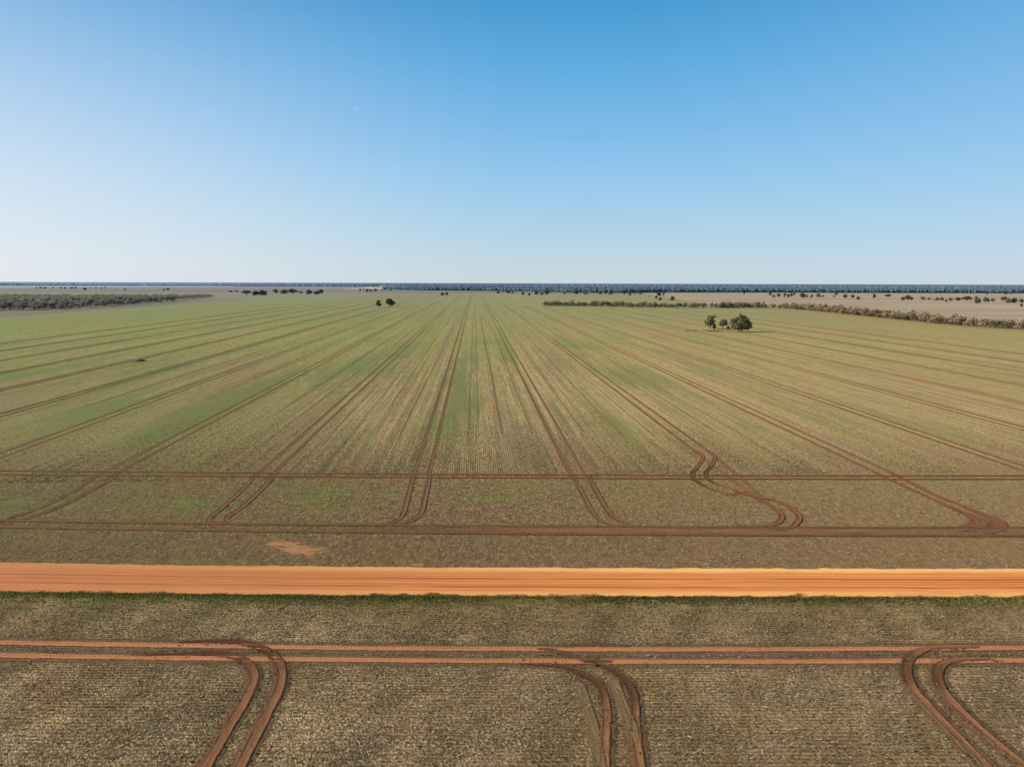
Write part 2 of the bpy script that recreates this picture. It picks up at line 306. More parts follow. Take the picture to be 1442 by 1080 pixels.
    c = k.mix(k.ss(v, 280., 900., 0, .36), c, (0.295, .290, .165))  # greying with distance: haze painted into the crop colour
    c = k.mix(k.mul(vivid, k.mul(k.ss(fleck, .60, .44, .2, 1.), k.ss(spk, .60, .48, .45, .95))), c, (0.150, .225, .030))
    # far stripes of bare ground on the left and at the far end
    ub = k.add(u, k.mul(k.sub(k.noise(k.comb(k.mul(u, .05), k.mul(v, .003)), 1.0, 3), .5), 60.))
    bare = k.ss(ub, -350., -420.)
    str_ = k.noise(k.comb(k.mul(u, .09), k.mul(v, .001), 6.), 1.0, 2)
    bcol = k.mix(k.ss(str_, .4, .65), (0.225, .190, .140), (0.330, .275, .205))
    c = k.mix(k.mul(bare, .9), c, bcol)
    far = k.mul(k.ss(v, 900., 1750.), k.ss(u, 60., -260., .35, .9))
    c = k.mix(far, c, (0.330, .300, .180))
    c = k.mix(k.ss(v, 700., 2600., 0, .40), c, (0.330, .330, .260))  # more distance haze painted over the far end of the field
    h = k.add(k.mul(lump, .5), k.add(k.mul(fleck, .5), k.mul(k.mul(row, inrow), -.4)))
    return k.out(c, bump=k.mul(h, k.ss(v, 80., 420., 1., .15)), bstr=.7, bdist=.14)

def mat_ground():
    k = M('distant_ground'); x, y, z = k.pos()
    n = k.noise(k.comb(k.mul(x, .0012), k.mul(y, .004)), 1.0, 4)
    s = k.noise(k.comb(k.mul(x, .0008), k.mul(y, .012), 3.), 1.0, 3)
    c = k.mix(k.ss(n, .4, .65), (0.265, .215, .160), (0.250, .225, .150))
    c = k.mix(k.ss(s, .5, .7, 0, .6), c, (0.330, .265, .200))
    c = k.mix(k.ss(y, 1200., 5200., .1, .85), c, (0.330, .335, .360))  # bluish distance haze painted into the colour of the plain
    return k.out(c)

def mat_straw_paddock():
    k = M('straw_paddock'); x, y, z = k.pos()
    s = k.noise(k.comb(k.mul(x, .0022), k.mul(y, .02), 3.), 1.0, 4)
    s2 = k.noise(k.comb(k.mul(x, .01), k.mul(y, .09), 8.), 1.0, 4)
    c = k.mix(k.ss(s, .38, .66), (0.420, .310, .195), (0.600, .450, .295))
    c = k.mix(k.ss(s2, .5, .72, 0, .55), c, (0.340, .255, .160))
    c = k.mix(k.ss(y, 1200., 2400., 0, .30), c, (0.500, .420, .340))  # slight distance haze painted into the far part of the paddock
    return k.out(c)

def mat_plain(name, a, b, sx, sy):
    k = M(name); x, y, z = k.pos()
    c = k.mix(k.ss(k.noise(k.comb(k.mul(x, sx), k.mul(y, sy)), 1.0, 4), .35, .65), a, b)
    return k.out(c)

def mat_road():
    k = M('road_dirt'); x, y, z = k.pos()
    a = k.attr('across'); s = k.attr('along')
    wob = k.mul(k.sub(k.noise(k.comb(k.mul(s, .05), 0., 1.), 1.0, 3), .5), .10)
    aw = k.add(a, wob)
    streak = k.noise(k.comb(k.mul(s, .03), k.mul(aw, 17.)), 1.0, 4, .65)
    fine = k.noise(k.comb(k.mul(x, 4.), k.mul(y, 9.)), 1.0, 3, .7)
    big = k.noise(k.comb(k.mul(s, .035), k.mul(aw, 2.), 5.), 1.0, 3)
    c = k.mix(k.ss(streak, .32, .70), (0.600, .180, .048), (0.860, .345, .098))
    c = k.mix(k.ss(big, .45, .7, 0, .5), c, (0.640, .230, .085))
    blot0 = k.noise(k.comb(k.mul(s, .16), k.mul(a, 2.), 27.), 1.0, 4, .65)
    # pale loose windrow on the far edge, narrower one on the near edge
    c = k.mix(k.mul(k.ss(k.add(aw, k.mul(k.sub(blot0, .5), .10)), .74, .84, 0, .9), k.ss(x, -60., 10., .35, 1.)), c, (0.920, .480, .175))
    c = k.mix(k.mul(k.ss(aw, .20, .08, 0, .80), k.ss(x, -60., 10., .5, 1.)), c, (0.880, .430, .150))
    # wheel lines
    for cen, wid, amt in ((.52, .045, 1.), (.27, .036, .95), (.43, .022, .6), (.61, .022, .5), (.35, .018, .55), (.68, .015, .35)):
        d = k.m('ABSOLUTE', k.sub(aw, cen))
        c = k.mix(k.mul(k.ss(d, wid, wid*.2, 0, amt), k.ss(k.noise(k.comb(k.mul(s, .06), cen*40.), 1.0, 3), .25, .55)), c, (0.400, .095, .030))
    c = k.mix(k.ss(fine, .55, .75, 0, .25), c, (0.700, .380, .190))
    c = k.mix(k.ss(x, 20., -55., 0, .55), c, (0.520, .195, .090))
    grav = k.noise(k.comb(k.mul(x, 1.3), k.mul(y, 2.6), 7.), 1.0, 5, .75)
    c = k.mix(k.ss(grav, .56, .72, 0, .45), c, (0.420, .150, .055))
    blot = k.noise(k.comb(k.mul(s, .09), k.mul(a, 3.5), 17.), 1.0, 4, .65)
    c = k.mix(k.ss(blot, .50, .68, 0, .40), c, (0.520, .190, .075))
    c = k.mix(1.0, c, k.mix(k.ss(x, -40., 30.), (1.10, 1.10, 1.05), (1.32, 1.34, 1.22)), 'MULTIPLY')
    # ragged edges
    e = k.m('MINIMUM', a, k.sub(1.0, a))
    en = k.noise(k.comb(k.mul(s, .35), k.mul(a, 5.), 2.), 1.0, 5, .7)
    al = k.ss(k.add(e, k.mul(k.sub(en, .5), .30)), .015, .060)
    return k.out(c, bump=k.add(k.mul(fine, .3), streak), bstr=.35, bdist=.06, alpha=al)

def mat_track(name, c1, c2, cmid=None, lug=0.0, worn=0.0):
    k = M(name); x, y, z = k.pos()
    a = k.attr('across'); s = k.attr('along'); f = k.attr('fade'); w = k.attr('wet')
    n = k.noise(k.comb(k.mul(x, 2.2), k.mul(y, 3.5)), 1.0, 4, .7)
    g = k.noise(k.comb(k.mul(x, 9.), k.mul(y, 12.)), 1.0, 3, .7)
    str_ = k.noise(k.comb(k.mul(s, .25), k.mul(a, 9.)), 1.0, 3, .6)
    c = k.mix(k.ss(str_, .33, .68), c1, c2)
    c = k.mix(k.ss(g, .52, .72, 0, .45), c, cmid or c2)
    dark = (c1[0]*.33, c1[1]*.30, c1[2]*.30)
    c = k.mix(k.mul(w, k.ss(n, .2, .55, .75, 1.)), c, dark)
    c = k.mix(k.ss(g, .45, .30, 0, .55), c, dark)
    if lug:
        d = k.m('ABSOLUTE', a)
        ch = k.m('SINE', k.mul(s, 2*math.pi/.26))
        lm = k.mul(k.ss(ch, .0, .8), k.ss(k.m('ABSOLUTE', k.sub(a, .12)), .11, .05))
        c = k.mix(k.mul(k.ss(d, .22, .36), .65), c, (0.200, .105, .055))
        c = k.mix(k.mul(lm, lug), c, dark)
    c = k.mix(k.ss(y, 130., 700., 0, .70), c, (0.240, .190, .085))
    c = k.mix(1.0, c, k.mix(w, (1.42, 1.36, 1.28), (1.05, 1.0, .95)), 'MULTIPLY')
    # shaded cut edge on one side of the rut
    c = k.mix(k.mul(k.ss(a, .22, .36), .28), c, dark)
    lines_ = k.noise(k.comb(k.mul(s, .12), k.mul(a, 22.), 9.), 1.0, 2, .6)
    c = k.mix(k.ss(lines_, .50, .66, 0, .60), c, dark)
    crk = k.noise(k.comb(k.mul(x, 5.), k.mul(y, 4.), 19.), 1.0, 3, .7)
    c = k.mix(k.ss(crk, .54, .64, 0, .45), c, dark)
    c = k.mix(k.ss(crk, .46, .36, 0, .35), c, (0.300, .215, .125))
    e = k.sub(.5, k.m('ABSOLUTE', a))
    al = k.ss(k.add(e, k.add(k.mul(k.sub(n, .5), .40), k.mul(k.sub(crk, .5), .50))), .03, .24)
    al = k.mul(al, k.ss(k.add(f, k.mul(k.sub(n, .5), .9)), .25 + worn*.35, .55 + worn*.35))
    return k.out(c, bump=k.add(n, k.mul(g, .6)), bstr=.8, bdist=.10, alpha=al)

def mat_leaf(name, c1, c2, top=None, haze=True):
    k = M(name); x, y, z = k.pos()
    oi = k.n.new('ShaderNodeObjectInfo')
    n = k.noise(k.comb(x, y, z), .55, 2)
    f = k.add(k.mul(n, .75), k.mul(k.sub(oi.outputs['Random'], .5), .9))
    c = k.mix(k.ss(f, .15, .65), c1, c2)
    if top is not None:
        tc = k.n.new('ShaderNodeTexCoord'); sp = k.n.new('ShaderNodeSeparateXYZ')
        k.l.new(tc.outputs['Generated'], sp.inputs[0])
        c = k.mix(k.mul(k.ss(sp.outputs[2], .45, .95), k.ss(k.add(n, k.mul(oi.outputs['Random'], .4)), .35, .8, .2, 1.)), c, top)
    if haze: c = k.mix(k.ss(y, 500., 2600., .05, .62), c, (0.190, .230, .270))  # distance haze blended into the leaf colour by world position
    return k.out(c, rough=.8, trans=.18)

def mat_bark():
    k = M('eucalypt_bark'); x, y, z = k.pos()
    n = k.noise(k.comb(k.mul(x, 3.), k.mul(y, 3.), k.mul(z, .8)), 1.0, 4)
    return k.out(k.mix(k.ss(n, .35, .65), (0.10, .075, .055), (0.30, .25, .20)), bump=n, bstr=.6, bdist=.05)

def mat_forest():
    k = M('distant_forest'); x, y, z = k.pos()
    n = k.noise(k.comb(k.mul(x, .03), k.mul(y, .01), k.mul(z, .15)), 1.0, 3)
    c = k.mix(k.ss(n, .35, .65), (0.085, .132, .150), (0.098, .145, .158))
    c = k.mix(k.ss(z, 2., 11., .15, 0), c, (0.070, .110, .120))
    c = k.mix(k.ss(y, 2200., 4600., .35, .90), c, (0.150, .215, .295))  # from here on: blue distance haze painted into the canopy, paler at left
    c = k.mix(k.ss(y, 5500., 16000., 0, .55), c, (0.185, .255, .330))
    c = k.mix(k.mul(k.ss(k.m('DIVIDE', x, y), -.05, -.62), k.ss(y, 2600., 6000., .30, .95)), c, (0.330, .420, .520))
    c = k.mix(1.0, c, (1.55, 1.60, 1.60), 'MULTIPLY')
    return k.out(c, rough=1., spec=0., trans=.40)

def mat_simple(name, c1, c2, sc=6., rough=.9):
    k = M(name); x, y, z = k.pos()
    n = k.noise(k.comb(x, y, z), sc, 3)
    return k.out(k.mix(k.ss(n, .35, .65), c1, c2), rough=rough)

def mat_flecks(name, c1, c2, trans=None):
    k = M(name); a = k.attr('tone')
    return k.out(k.mix(a, c1, c2), rough=.85, trans=trans)

MAT = dict(
    fore=mat_foreground(), crop=mat_crop(), ground=mat_ground(), straw=mat_straw_paddock(), road=mat_road(),
    farstraw=mat_plain('far_straw_field', (0.52, .40, .29), (0.66, .53, .40), .004, .012),
    pale=mat_plain('far_pale_field', (0.40, .42, .45), (0.44, .44, .46), .001, .004),
    t_orange=mat_track('track_packed_orange', (0.470, .195, .085), (0.580, .255, .115), (0.640, .320, .160), lug=.7),
    t_red=mat_track('track_turned_red_soil', (0.215, .095, .044), (0.310, .145, .066), (0.400, .220, .110)),
    t_brown=mat_track('track_brown_soil', (0.165, .085, .040), (0.215, .112, .052), (0.270, .155, .080)),
    t_rust=mat_track('track_rust_soil', (0.190, .078, .034), (0.260, .112, .050), (0.330, .165, .080)),
    t_old=mat_track('track_weathered', (0.190, .130, .058), (0.230, .150, .066), (0.270, .190, .100), worn=.35),
    t_mid=mat_track('track_disturbed_soil', (0.200, .100, .044), (0.260, .135, .060), (0.330, .200, .105), worn=.30),
    t_cross=mat_track('track_cross_ruts', (0.175, .076, .036), (0.230, .105, .050), (0.300, .160, .085)),
    t_soft=mat_track('track_crushed_stubble', (0.170, .105, .055), (0.220, .140, .075), (0.300, .200, .115), worn=.1),
    t_faint=mat_track('track_faint', (0.190, .145, .068), (0.250, .190, .095), None, worn=.30),
    bark=mat_bark(),
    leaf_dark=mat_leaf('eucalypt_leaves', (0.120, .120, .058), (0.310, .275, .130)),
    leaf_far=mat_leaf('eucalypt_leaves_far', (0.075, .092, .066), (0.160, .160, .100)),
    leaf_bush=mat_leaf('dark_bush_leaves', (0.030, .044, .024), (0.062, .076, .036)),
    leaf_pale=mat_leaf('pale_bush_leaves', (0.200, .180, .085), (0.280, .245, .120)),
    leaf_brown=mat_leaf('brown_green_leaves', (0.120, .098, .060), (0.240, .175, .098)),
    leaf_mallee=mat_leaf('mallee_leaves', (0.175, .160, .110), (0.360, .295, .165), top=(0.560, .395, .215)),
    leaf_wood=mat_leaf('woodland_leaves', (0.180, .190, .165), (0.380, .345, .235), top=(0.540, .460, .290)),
    forest=mat_forest(),
    straw_bits=mat_flecks('straw_litter', (0.170, .120, .066), (0.800, .640, .430)),
    seedling=mat_flecks('crop_seedlings', (0.130, .100, .038), (0.240, .215, .066), .2),
    grass=mat_flecks('verge_grass', (0.140, .118, .040), (0.300, .290, .066), .3),
    clod=mat_simple('soil_clods', (0.060, .028, .016), (0.170, .080, .045)),
    bare=None, wood=mat_simple('weathered_wood', (0.16, .075, .045), (0.26, .14, .085), 2.),
    iron=mat_simple('rusty_iron_roof', (0.20, .19, .19), (0.32, .30, .29), .6),
    wall=mat_simple('shed_wall', (0.10, .10, .11), (0.15, .15, .155), .6),
    white=mat_simple('white_roof', (0.62, .64, .66), (0.75, .76, .78), .3),
)
def mat_bare():
    k = M('bare_orange_soil'); x, y, z = k.pos()
    e = k.attr('across')
    n = k.noise(k.comb(k.mul(x, .8), k.mul(y, 1.1)), 1.0, 5, .65)
    g = k.noise(k.comb(k.mul(x, 5.), k.mul(y, 7.)), 1.0, 3, .7)
    c = k.mix(k.ss(g, .35, .7), (0.440, .205, .088), (0.600, .300, .140))
    big = k.noise(k.comb(k.mul(x, .28), k.mul(y, .5), 3.), 1.0, 3)
    al = k.ss(k.add(e, k.add(k.mul(k.sub(n, .5), 2.4), k.mul(k.sub(big, .5), 1.8))), .30, .95)
    return k.out(c, bump=g, bstr=.4, bdist=.05, alpha=al)
MAT['bare'] = mat_bare()

# ------------------------------------------------------------------ the setting: sheets of ground
def sheet(name, poly, z, mat, label):
    me = make_mesh(name, [(p[0], p[1], z) for p in poly], [list(range(len(poly)))], mat)
    return tag(link(name, me), label, kind='structure')

def grid_sheet(name, xs, ys, z, mat, label):
    xs = np.asarray(xs, float); ys = np.asarray(ys, float)
    X, Y = np.meshgrid(xs, ys); V = np.stack([X, Y, np.full_like(X, z)], -1).reshape(-1, 3)
    n, m = len(ys), len(xs)
    i = np.arange((n-1)*(m-1)); r, c = i//(m-1), i % (m-1)
    b = r*m+c
    return tag(link(name, make_mesh(name, V, np.stack([b, b+1, b+m+1, b+m], -1), mat)), label, kind='structure')

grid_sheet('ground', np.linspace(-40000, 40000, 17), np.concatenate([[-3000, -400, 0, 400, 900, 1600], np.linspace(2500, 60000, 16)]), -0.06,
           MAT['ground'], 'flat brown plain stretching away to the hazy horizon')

# near stubble paddock, on the camera side of the road
rn = np.array(D['road_near']); rf = np.array(D['road_far']); vn = np.array(D['verge_near'])
xx = np.linspace(-420, 420, 106)
def line_at(pts, x):
    pts = np.asarray(pts)
    o = np.argsort(pts[:, 0]); px, py = pts[o, 0], pts[o, 1]
    y = np.interp(x, px, py)
    s0 = (py[1]-py[0])/(px[1]-px[0]); s1 = (py[-1]-py[-2])/(px[-1]-px[-2])
    y = np.where(x < px[0], py[0]+(x-px[0])*s0*.3, y); y = np.where(x > px[-1], py[-1]+(x-px[-1])*s1*.3, y)
    return y
def strip(name, ya, yb, z, mat, label):
    n = len(xx)
    V = np.concatenate([np.stack([xx, ya, np.full(n, z)], -1), np.stack([xx, yb, np.full(n, z)], -1)])
    i = np.arange(n-1)
    return tag(link(name, make_mesh(name, V, np.stack([i, i+1, n+i+1, n+i], -1), mat)), label, kind='structure')
y_rn, y_rf = line_at(rn, xx), line_at(rf, xx)
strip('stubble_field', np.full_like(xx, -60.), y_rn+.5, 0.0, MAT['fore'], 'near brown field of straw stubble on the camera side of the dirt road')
# crop field beyond the road
u_l, u_r = -1400., 338.
crop_poly = []
ycf = y_rn+.5
V = []; F = []
vv = [0, 30, 60, 120, 250, 500, 900, 1400, 1950]
for j, t in enumerate(vv):
    for i, x in enumerate(xx):
        # fan the near edge out to the full width further away
        V.append((x, ycf[i] + t, 0.0) if j == 0 else (x, ycf[i]*(1-min(1, t/250.)) + (68+t)*min(1, t/250.) if t < 250 else 68+t, 0.0))
n = len(xx)
for j in range(len(vv)-1):
    for i in range(n-1):
        F.append((j*n+i, j*n+i+1, (j+1)*n+i+1, (j+1)*n+i))
# left wing of the same field
base = len(V)
V += [(-1400, 60, 0.0), (-420, float(ycf[0]), 0.0), (-420, 2018, 0.0), (-1400, 2018, 0.0)]
F.append((base, base+1, base+2, base+3))
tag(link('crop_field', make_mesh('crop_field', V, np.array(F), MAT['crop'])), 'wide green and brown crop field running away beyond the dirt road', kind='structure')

sheet('straw_paddock', D['straw_paddock'], 0.03, MAT['straw'], 'pale beige paddock between the shelterbelt and the dark forest')
sheet('far_straw_field', D['far_straw'], 0.05, MAT['farstraw'], 'small pale straw field just under the horizon left of centre')
sheet('far_pale_field', D['far_pale'], 0.05, MAT['pale'], 'pale bluish field under the horizon at far left')

# dirt road: gently crowned, pale loose windrows on both edges
def road():
    xs = np.arange(-420, 420.1, 1.0)
    ya, yb = line_at(rn, xs), line_at(rf, xs)
    prof = [(-.06, -.03), (0, .03), (.05, .13), (.11, .10), (.3, .16), (.5, .20), (.72, .15), (.84, .13), (.91, .17), (.97, .10), (1.03, .02), (1.10, -.03)]
    V = []; A = []; S = []
    for a, z in prof:
        w = (vnoise(xs*.25, np.full_like(xs, a*13), 3)-.5)*.06 if .02 < a < .98 else 0*xs
        V.append(np.stack([xs, ya+(yb-ya)*a, z+w], -1)); A.append(np.full_like(xs, a*.9+.05)); S.append(xs)
    V = np.concatenate(V); n = len(xs); m = len(prof)
    i = np.arange((m-1)*(n-1)); r, c = i//(n-1), i % (n-1); b = r*n+c
    me = make_mesh('dirt_road', V, np.stack([b, b+1, b+n+1, b+n], -1), MAT['road'], {'across': np.concatenate(A), 'along': np.concatenate(S)}, smooth=True)
    tag(link('dirt_road', me), 'straight orange dirt road crossing the picture between the two fields', kind='structure')
road()

# ------------------------------------------------------------------ wheel tracks
def resample(pts, step):
    P = np.asarray(pts, float)
    P = np.concatenate([[2*P[0]-P[1]], P, [2*P[-1]-P[-2]]])
    out = []
    for i in range(1, len(P)-2):
        p0, p1, p2, p3 = P[i-1:i+3]
        L = np.linalg.norm(p2-p1); st = step if np.isscalar(step) else step(p1)
        n = max(2, int(L/st))
        t = np.linspace(0, 1, n, endpoint=False)[:, None]
        out.append(.5*((2*p1)+(-p0+p2)*t+(2*p0-5*p1+4*p2-p3)*t*t+(-p0+3*p1-3*p2+p3)*t**3))
    out.append(P[-2:-1])
    return np.concatenate(out)

for j_, sg_ in ((0, -1), (1, 1)):
    for key_ in ('T4', 'T4old'):
        pts_ = D[key_][j_]
        rest_ = [p for p in pts_ if xy2uv(p[0], p[1])[1] < 121]
        D[key_][j_] = [list(uv2xy(-8.3+24.13*2+sg_*1.175, v_)) for v_ in (131., 126., 123.)] + rest_
    D['T4'][j_] = D['T4'][j_] + [[D['T4b'][j_][0][0]-(1.2 if j_ == 0 else 2.2), D['T4b'][j_][0][1]+.9], D['T4b'][j_][1]]
ZL = [0.0]
def ribbons(lines, width, berm, mat, step=.25, fade=None, wet=None, rough=.03, spread=None):
    """one tractor pass: wheel ruts with low shoulders; fade / wet are functions of the 0..1 position along"""
    Vs, Fs, A, S, FD, WT = [], [], [], [], [], []
    off = 0
    ZL[0] += .0035
    z0 = .004 + (ZL[0] % .05)
    prof = [(-.62, -.06), (-.5, .35), (-.40, 1.0), (-.30, .25), (-.12, .06), (.12, .08), (.30, .22), (.40, 1.0), (.5, .4), (.62, -.06)]
    for li, L in enumerate(lines):
        P = resample(L, step)
        n = len(P)
        T = np.gradient(P, axis=0); T /= np.linalg.norm(T, axis=1)[:, None]+1e-9
        N = np.stack([-T[:, 1], T[:, 0]], -1)
        s = np.concatenate([[0], np.cumsum(np.linalg.norm(np.diff(P, axis=0), axis=1))])
        t = s/s[-1]
        w = width*(1+.16*(vnoise(s*.5, s*0+li, 5)-.5)+.14*(vnoise(s*1.9, s*0+li, 9)-.5)*min(1.5, rough/.03))
        if spread is not None: w = w*spread(t)
        for a, hgt in prof:
            z = hgt*berm*(.55+.9*vnoise(s*1.3, s*0+a*7+li*3, 2)) + (rough*(vnoise(s*4.5, s*0+a*31+li*5, 4)-.5) if abs(a) < .55 else 0)
            Vs.append(np.stack([P[:, 0]+N[:, 0]*a*w, P[:, 1]+N[:, 1]*a*w, (z0 + np.maximum(z, .002)) if abs(a) < .6 else z*0-.03], -1))
            A.append(np.full(n, a*.5/.62)); S.append(s)
            FD.append(np.ones(n) if fade is None else fade(t)); WT.append(np.zeros(n) if wet is None else wet(t))
        m = len(prof)
        i = np.arange((m-1)*(n-1)); r, c = i//(n-1), i % (n-1); b = off+r*n+c
        Fs.append(np.stack([b, b+1, b+n+1, b+n], -1)); off += m*n
    return np.concatenate(Vs), np.concatenate(Fs), {'across': np.concatenate(A), 'along': np.concatenate(S), 'fade': np.concatenate(FD), 'wet': np.concatenate(WT)}

def track(lines, width, berm, mat, label, **kw):
    V, F, at = ribbons(lines, width, berm, mat, **kw)
    return tag(link('wheel_track', make_mesh('wheel_track', V, F, MAT[mat], at)), label, kind='structure')

def inout(a, b, c, d): return lambda t: sstep(a, b, t)*(1-sstep(c, d, t))
ends = lambda t: sstep(0, .05, t)*(1-sstep(.95, 1, t))*.8+.2

for key_, wd_, lb_ in (('F', 1.9, 'crushed stubble along both sides of the near orange ruts'), ('A', 1.5, 'crushed stubble around the left turning ruts'), ('B', 1.5, 'crushed stubble around the central turning ruts'), ('C', 1.6, 'crushed stubble around the right turning ruts')):
    track(D[key_], wd_, .008, 't_soft', lb_, step=.5, fade=lambda t: .50*sstep(0, .15, t), rough=.004)
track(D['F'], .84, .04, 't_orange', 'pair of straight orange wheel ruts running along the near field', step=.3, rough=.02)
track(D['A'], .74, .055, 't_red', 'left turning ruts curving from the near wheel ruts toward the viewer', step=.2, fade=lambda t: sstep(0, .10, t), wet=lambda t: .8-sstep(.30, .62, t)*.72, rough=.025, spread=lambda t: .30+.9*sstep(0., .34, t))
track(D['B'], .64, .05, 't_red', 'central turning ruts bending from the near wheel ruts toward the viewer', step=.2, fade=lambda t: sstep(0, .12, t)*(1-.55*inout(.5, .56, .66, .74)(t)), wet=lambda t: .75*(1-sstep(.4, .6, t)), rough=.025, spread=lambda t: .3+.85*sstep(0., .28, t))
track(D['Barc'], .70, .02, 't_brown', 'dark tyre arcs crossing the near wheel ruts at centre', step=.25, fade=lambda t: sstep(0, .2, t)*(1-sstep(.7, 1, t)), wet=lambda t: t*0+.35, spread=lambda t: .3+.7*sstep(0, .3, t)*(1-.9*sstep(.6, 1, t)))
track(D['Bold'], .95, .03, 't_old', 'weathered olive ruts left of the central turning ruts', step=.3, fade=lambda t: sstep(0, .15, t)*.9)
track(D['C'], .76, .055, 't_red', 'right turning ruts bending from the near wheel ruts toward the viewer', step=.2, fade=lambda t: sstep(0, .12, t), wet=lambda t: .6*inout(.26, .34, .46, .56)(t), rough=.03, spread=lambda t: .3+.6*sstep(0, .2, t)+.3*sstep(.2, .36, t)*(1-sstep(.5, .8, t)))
track(D['Cold'], .4, .03, 't_old', 'thin weathered rut edges left of the right turning ruts', step=.3, fade=ends)
track(D['Hd'], .84, .05, 't_brown', 'dark headland wheel ruts along the near edge of the crop', step=.4)
mid = [[((a[0]+b[0])/2, (a[1]+b[1])/2) for a, b in zip(*D['Hd'])]]
track(mid, 3.0, .02, 't_mid', 'disturbed brown soil between the headland wheel ruts', step=.6, fade=lambda t: .35+.35*sstep(.3, .6, t), rough=.01)
track(D['X'], .66, .05, 't_cross', 'straight cross ruts parallel to the road further inside the crop', step=.5)
TP = [('T0', 't_brown', 'leftmost'), ('T1', 't_brown', 'second from left'), ('T2', 't_brown', 'third from left'), ('T3', 't_brown', 'fourth from left'), ('T5', 't_rust', 'rightmost')]
for key, m_, w_ in TP:
    track(D[key], .82, .06, m_, w_+' of the tramline ends turning into the headland ruts', step=.25, fade=lambda t: 1-.8*sstep(.9, 1, t), rough=.03,
          spread=(lambda t: 1+1.5*inout(.5, .8, .9, 1.)(t)) if key == 'T5' else None)
track(D['T4'], .72, .06, 't_rust', 'kinked S shaped ruts swerving off a tramline across the cross ruts', step=.25, fade=lambda t: 1-.35*sstep(.60, .75, t)-.25*sstep(.93, 1, t), wet=lambda t: .5*inout(.45, .55, .7, .8)(t), rough=.025)
track(D['T4old'], .66, .03, 't_mid', 'weathered continuation of the tramline past the S shaped swerve', step=.3)
track(D['T4b'], .88, .06, 't_rust', 'hooked ruts swinging from the weathered tramline back into the headland', step=.25, fade=lambda t: sstep(0, .1, t), rough=.025)

# tramlines: one tractor pass every 24 m
def tram(u, v0, v1, mat, width, gauge, berm, label, fade=None, wob=0.):
    v = v0*np.exp(np.linspace(0, 1, 90)*math.log(v1/v0))
    L = []
    for sgn in ((-1, 1) if gauge else (0,)):
        uu = u + sgn*gauge/2 + wob*(vnoise(v*.012, v*0+u, 3)-.5)
        x, y = uv2xy(uu, v)
        L.append(np.stack([x, y], -1))
    Vs = ribbons(L, width, berm, mat, step=lambda p: max(1.2, p[1]*.012), fade=fade, rough=.02)
    return tag(link('wheel_track', make_mesh('wheel_track', Vs[0], Vs[1], MAT[mat], Vs[2])), label, kind='structure')
# right-hand end of the tramlines: the shelterbelt corner
def v_end(u):
    if u < 35: return 1780.
    if u > 305: return 60.
    return 935. - (u-60)*.26
names = 'first second third fourth fifth sixth seventh eighth ninth tenth eleventh twelfth thirteenth fourteenth fifteenth'.split()
for kk in range(-9, 11):
    u = -8.3 + 24.13*kk
    v0 = 105.3
    if kk == 2: v0 = 127.
    if kk == 3: v0 = 104.8
    mat = 't_brown' if kk < 1 else 't_rust'
    if kk <= -4 or kk >= 6: mat = 't_brown' if kk < 0 else 't_rust'
    side = ('the middle tramline, just left of the centre line of rows' if kk == 0 else
            names[abs(kk)-1]+(' tramline to the left of the middle one' if kk < 0 else ' tramline to the right of the middle one'))
    tram(u, v0, v_end(u), mat, .66 if kk >= 0 else .64, 2.35, .040, 'twin wheel ruts through the crop: '+side,
         fade=(lambda t: 1-.50*sstep(.30, .8, t)) if -4 < kk < 4 else (lambda t: .66-.28*sstep(.2, .7, t)))
# faint single wheel lines between them
for i, (u, w_, v1) in enumerate([(.65, .5, 900), (-1.3, .38, 700), (5.2, .9, 500), (-20.3, .55, 800), (-14.5, .4, 500), (28.6, .55, 800), (21.5, .4, 500),
                                 (46.2, .5, 700), (47.9, .5, 700), (52.4, .5, 600), (76.3, .5, 800), (-44.7, .55, 800), (-68.4, .6, 900), (-67., .4, 900), (-92.5, .5, 900), (-117., .5, 900),
                                 (100.5, .5, 700), (124.4, .5, 700), (11.2, .4, 500), (34.5, .4, 500), (-28., .4, 500), (-38.5, .4, 500)]):
    tram(u, 84. if i < 2 else 103., v1*1.9 if u < 40 else min(v1*1.3, v_end(u)), 't_faint', w_*.62, 0, .012, 'faint single wheel line between the tramlines', fade=lambda t: (.62-.25*t)*sstep(0, .06, t)*(1-.6*sstep(.5, 1., t)), wob=.5).__setitem__('group', 'faint single wheel lines in the crop')

# bare orange patches
def blob(name, poly, z, mat, label, rings=6):
    P = resample(list(poly)+[poly[0]], .6)[:-1]; c = P.mean(0)
    V = [(c[0], c[1], z)]; A = [1.3]
    for r in range(1, rings+1):
        t = r/rings*1.35
        for p in P: V.append((c[0]+(p[0]-c[0])*t, c[1]+(p[1]-c[1])*t, z)); A.append(1.3-t)
    n = len(P); F = [(0, 1+i, 1+(i+1) % n) for i in range(n)]
    for r in range(rings-1):
        for i in range(n): F.append((1+r*n+i, 1+(r+1)*n+i, 1+(r+1)*n+(i+1) % n, 1+r*n+(i+1) % n))
    return tag(link(name, make_mesh(name, V, F, mat, {'across': A})), label, kind='structure')
blob('bare_patch', D['bare'], .004, MAT['bare'], 'bare orange soil patch on the far side of the road at left')
blob('bare_patch', D['bare2'], .008, MAT['bare'], 'small orange spill of soil at the far road edge near centre')
mx, my = D['mound']
blob('bare_patch', [(mx-4, my-4), (mx+1, my-5), (mx+4, my-1), (mx+7, my+6), (mx+9, my+14), (mx+6, my+15), (mx+1, my+8), (mx-4, my+2)], .02, MAT['bare'], 'red bare strip around the soil mound in the left crop')
tx, ty = D['trio'][4][0], D['trio'][4][1]
blob('bare_patch', [(tx-18, ty+3), (tx-8, ty-4), (tx+2, ty-3), (tx+4, ty+2), (tx-4, ty+9), (tx-14, ty+10), (tx-19, ty+8)], .02, MAT['bare'], 'bare earth under the three paddock trees at right')
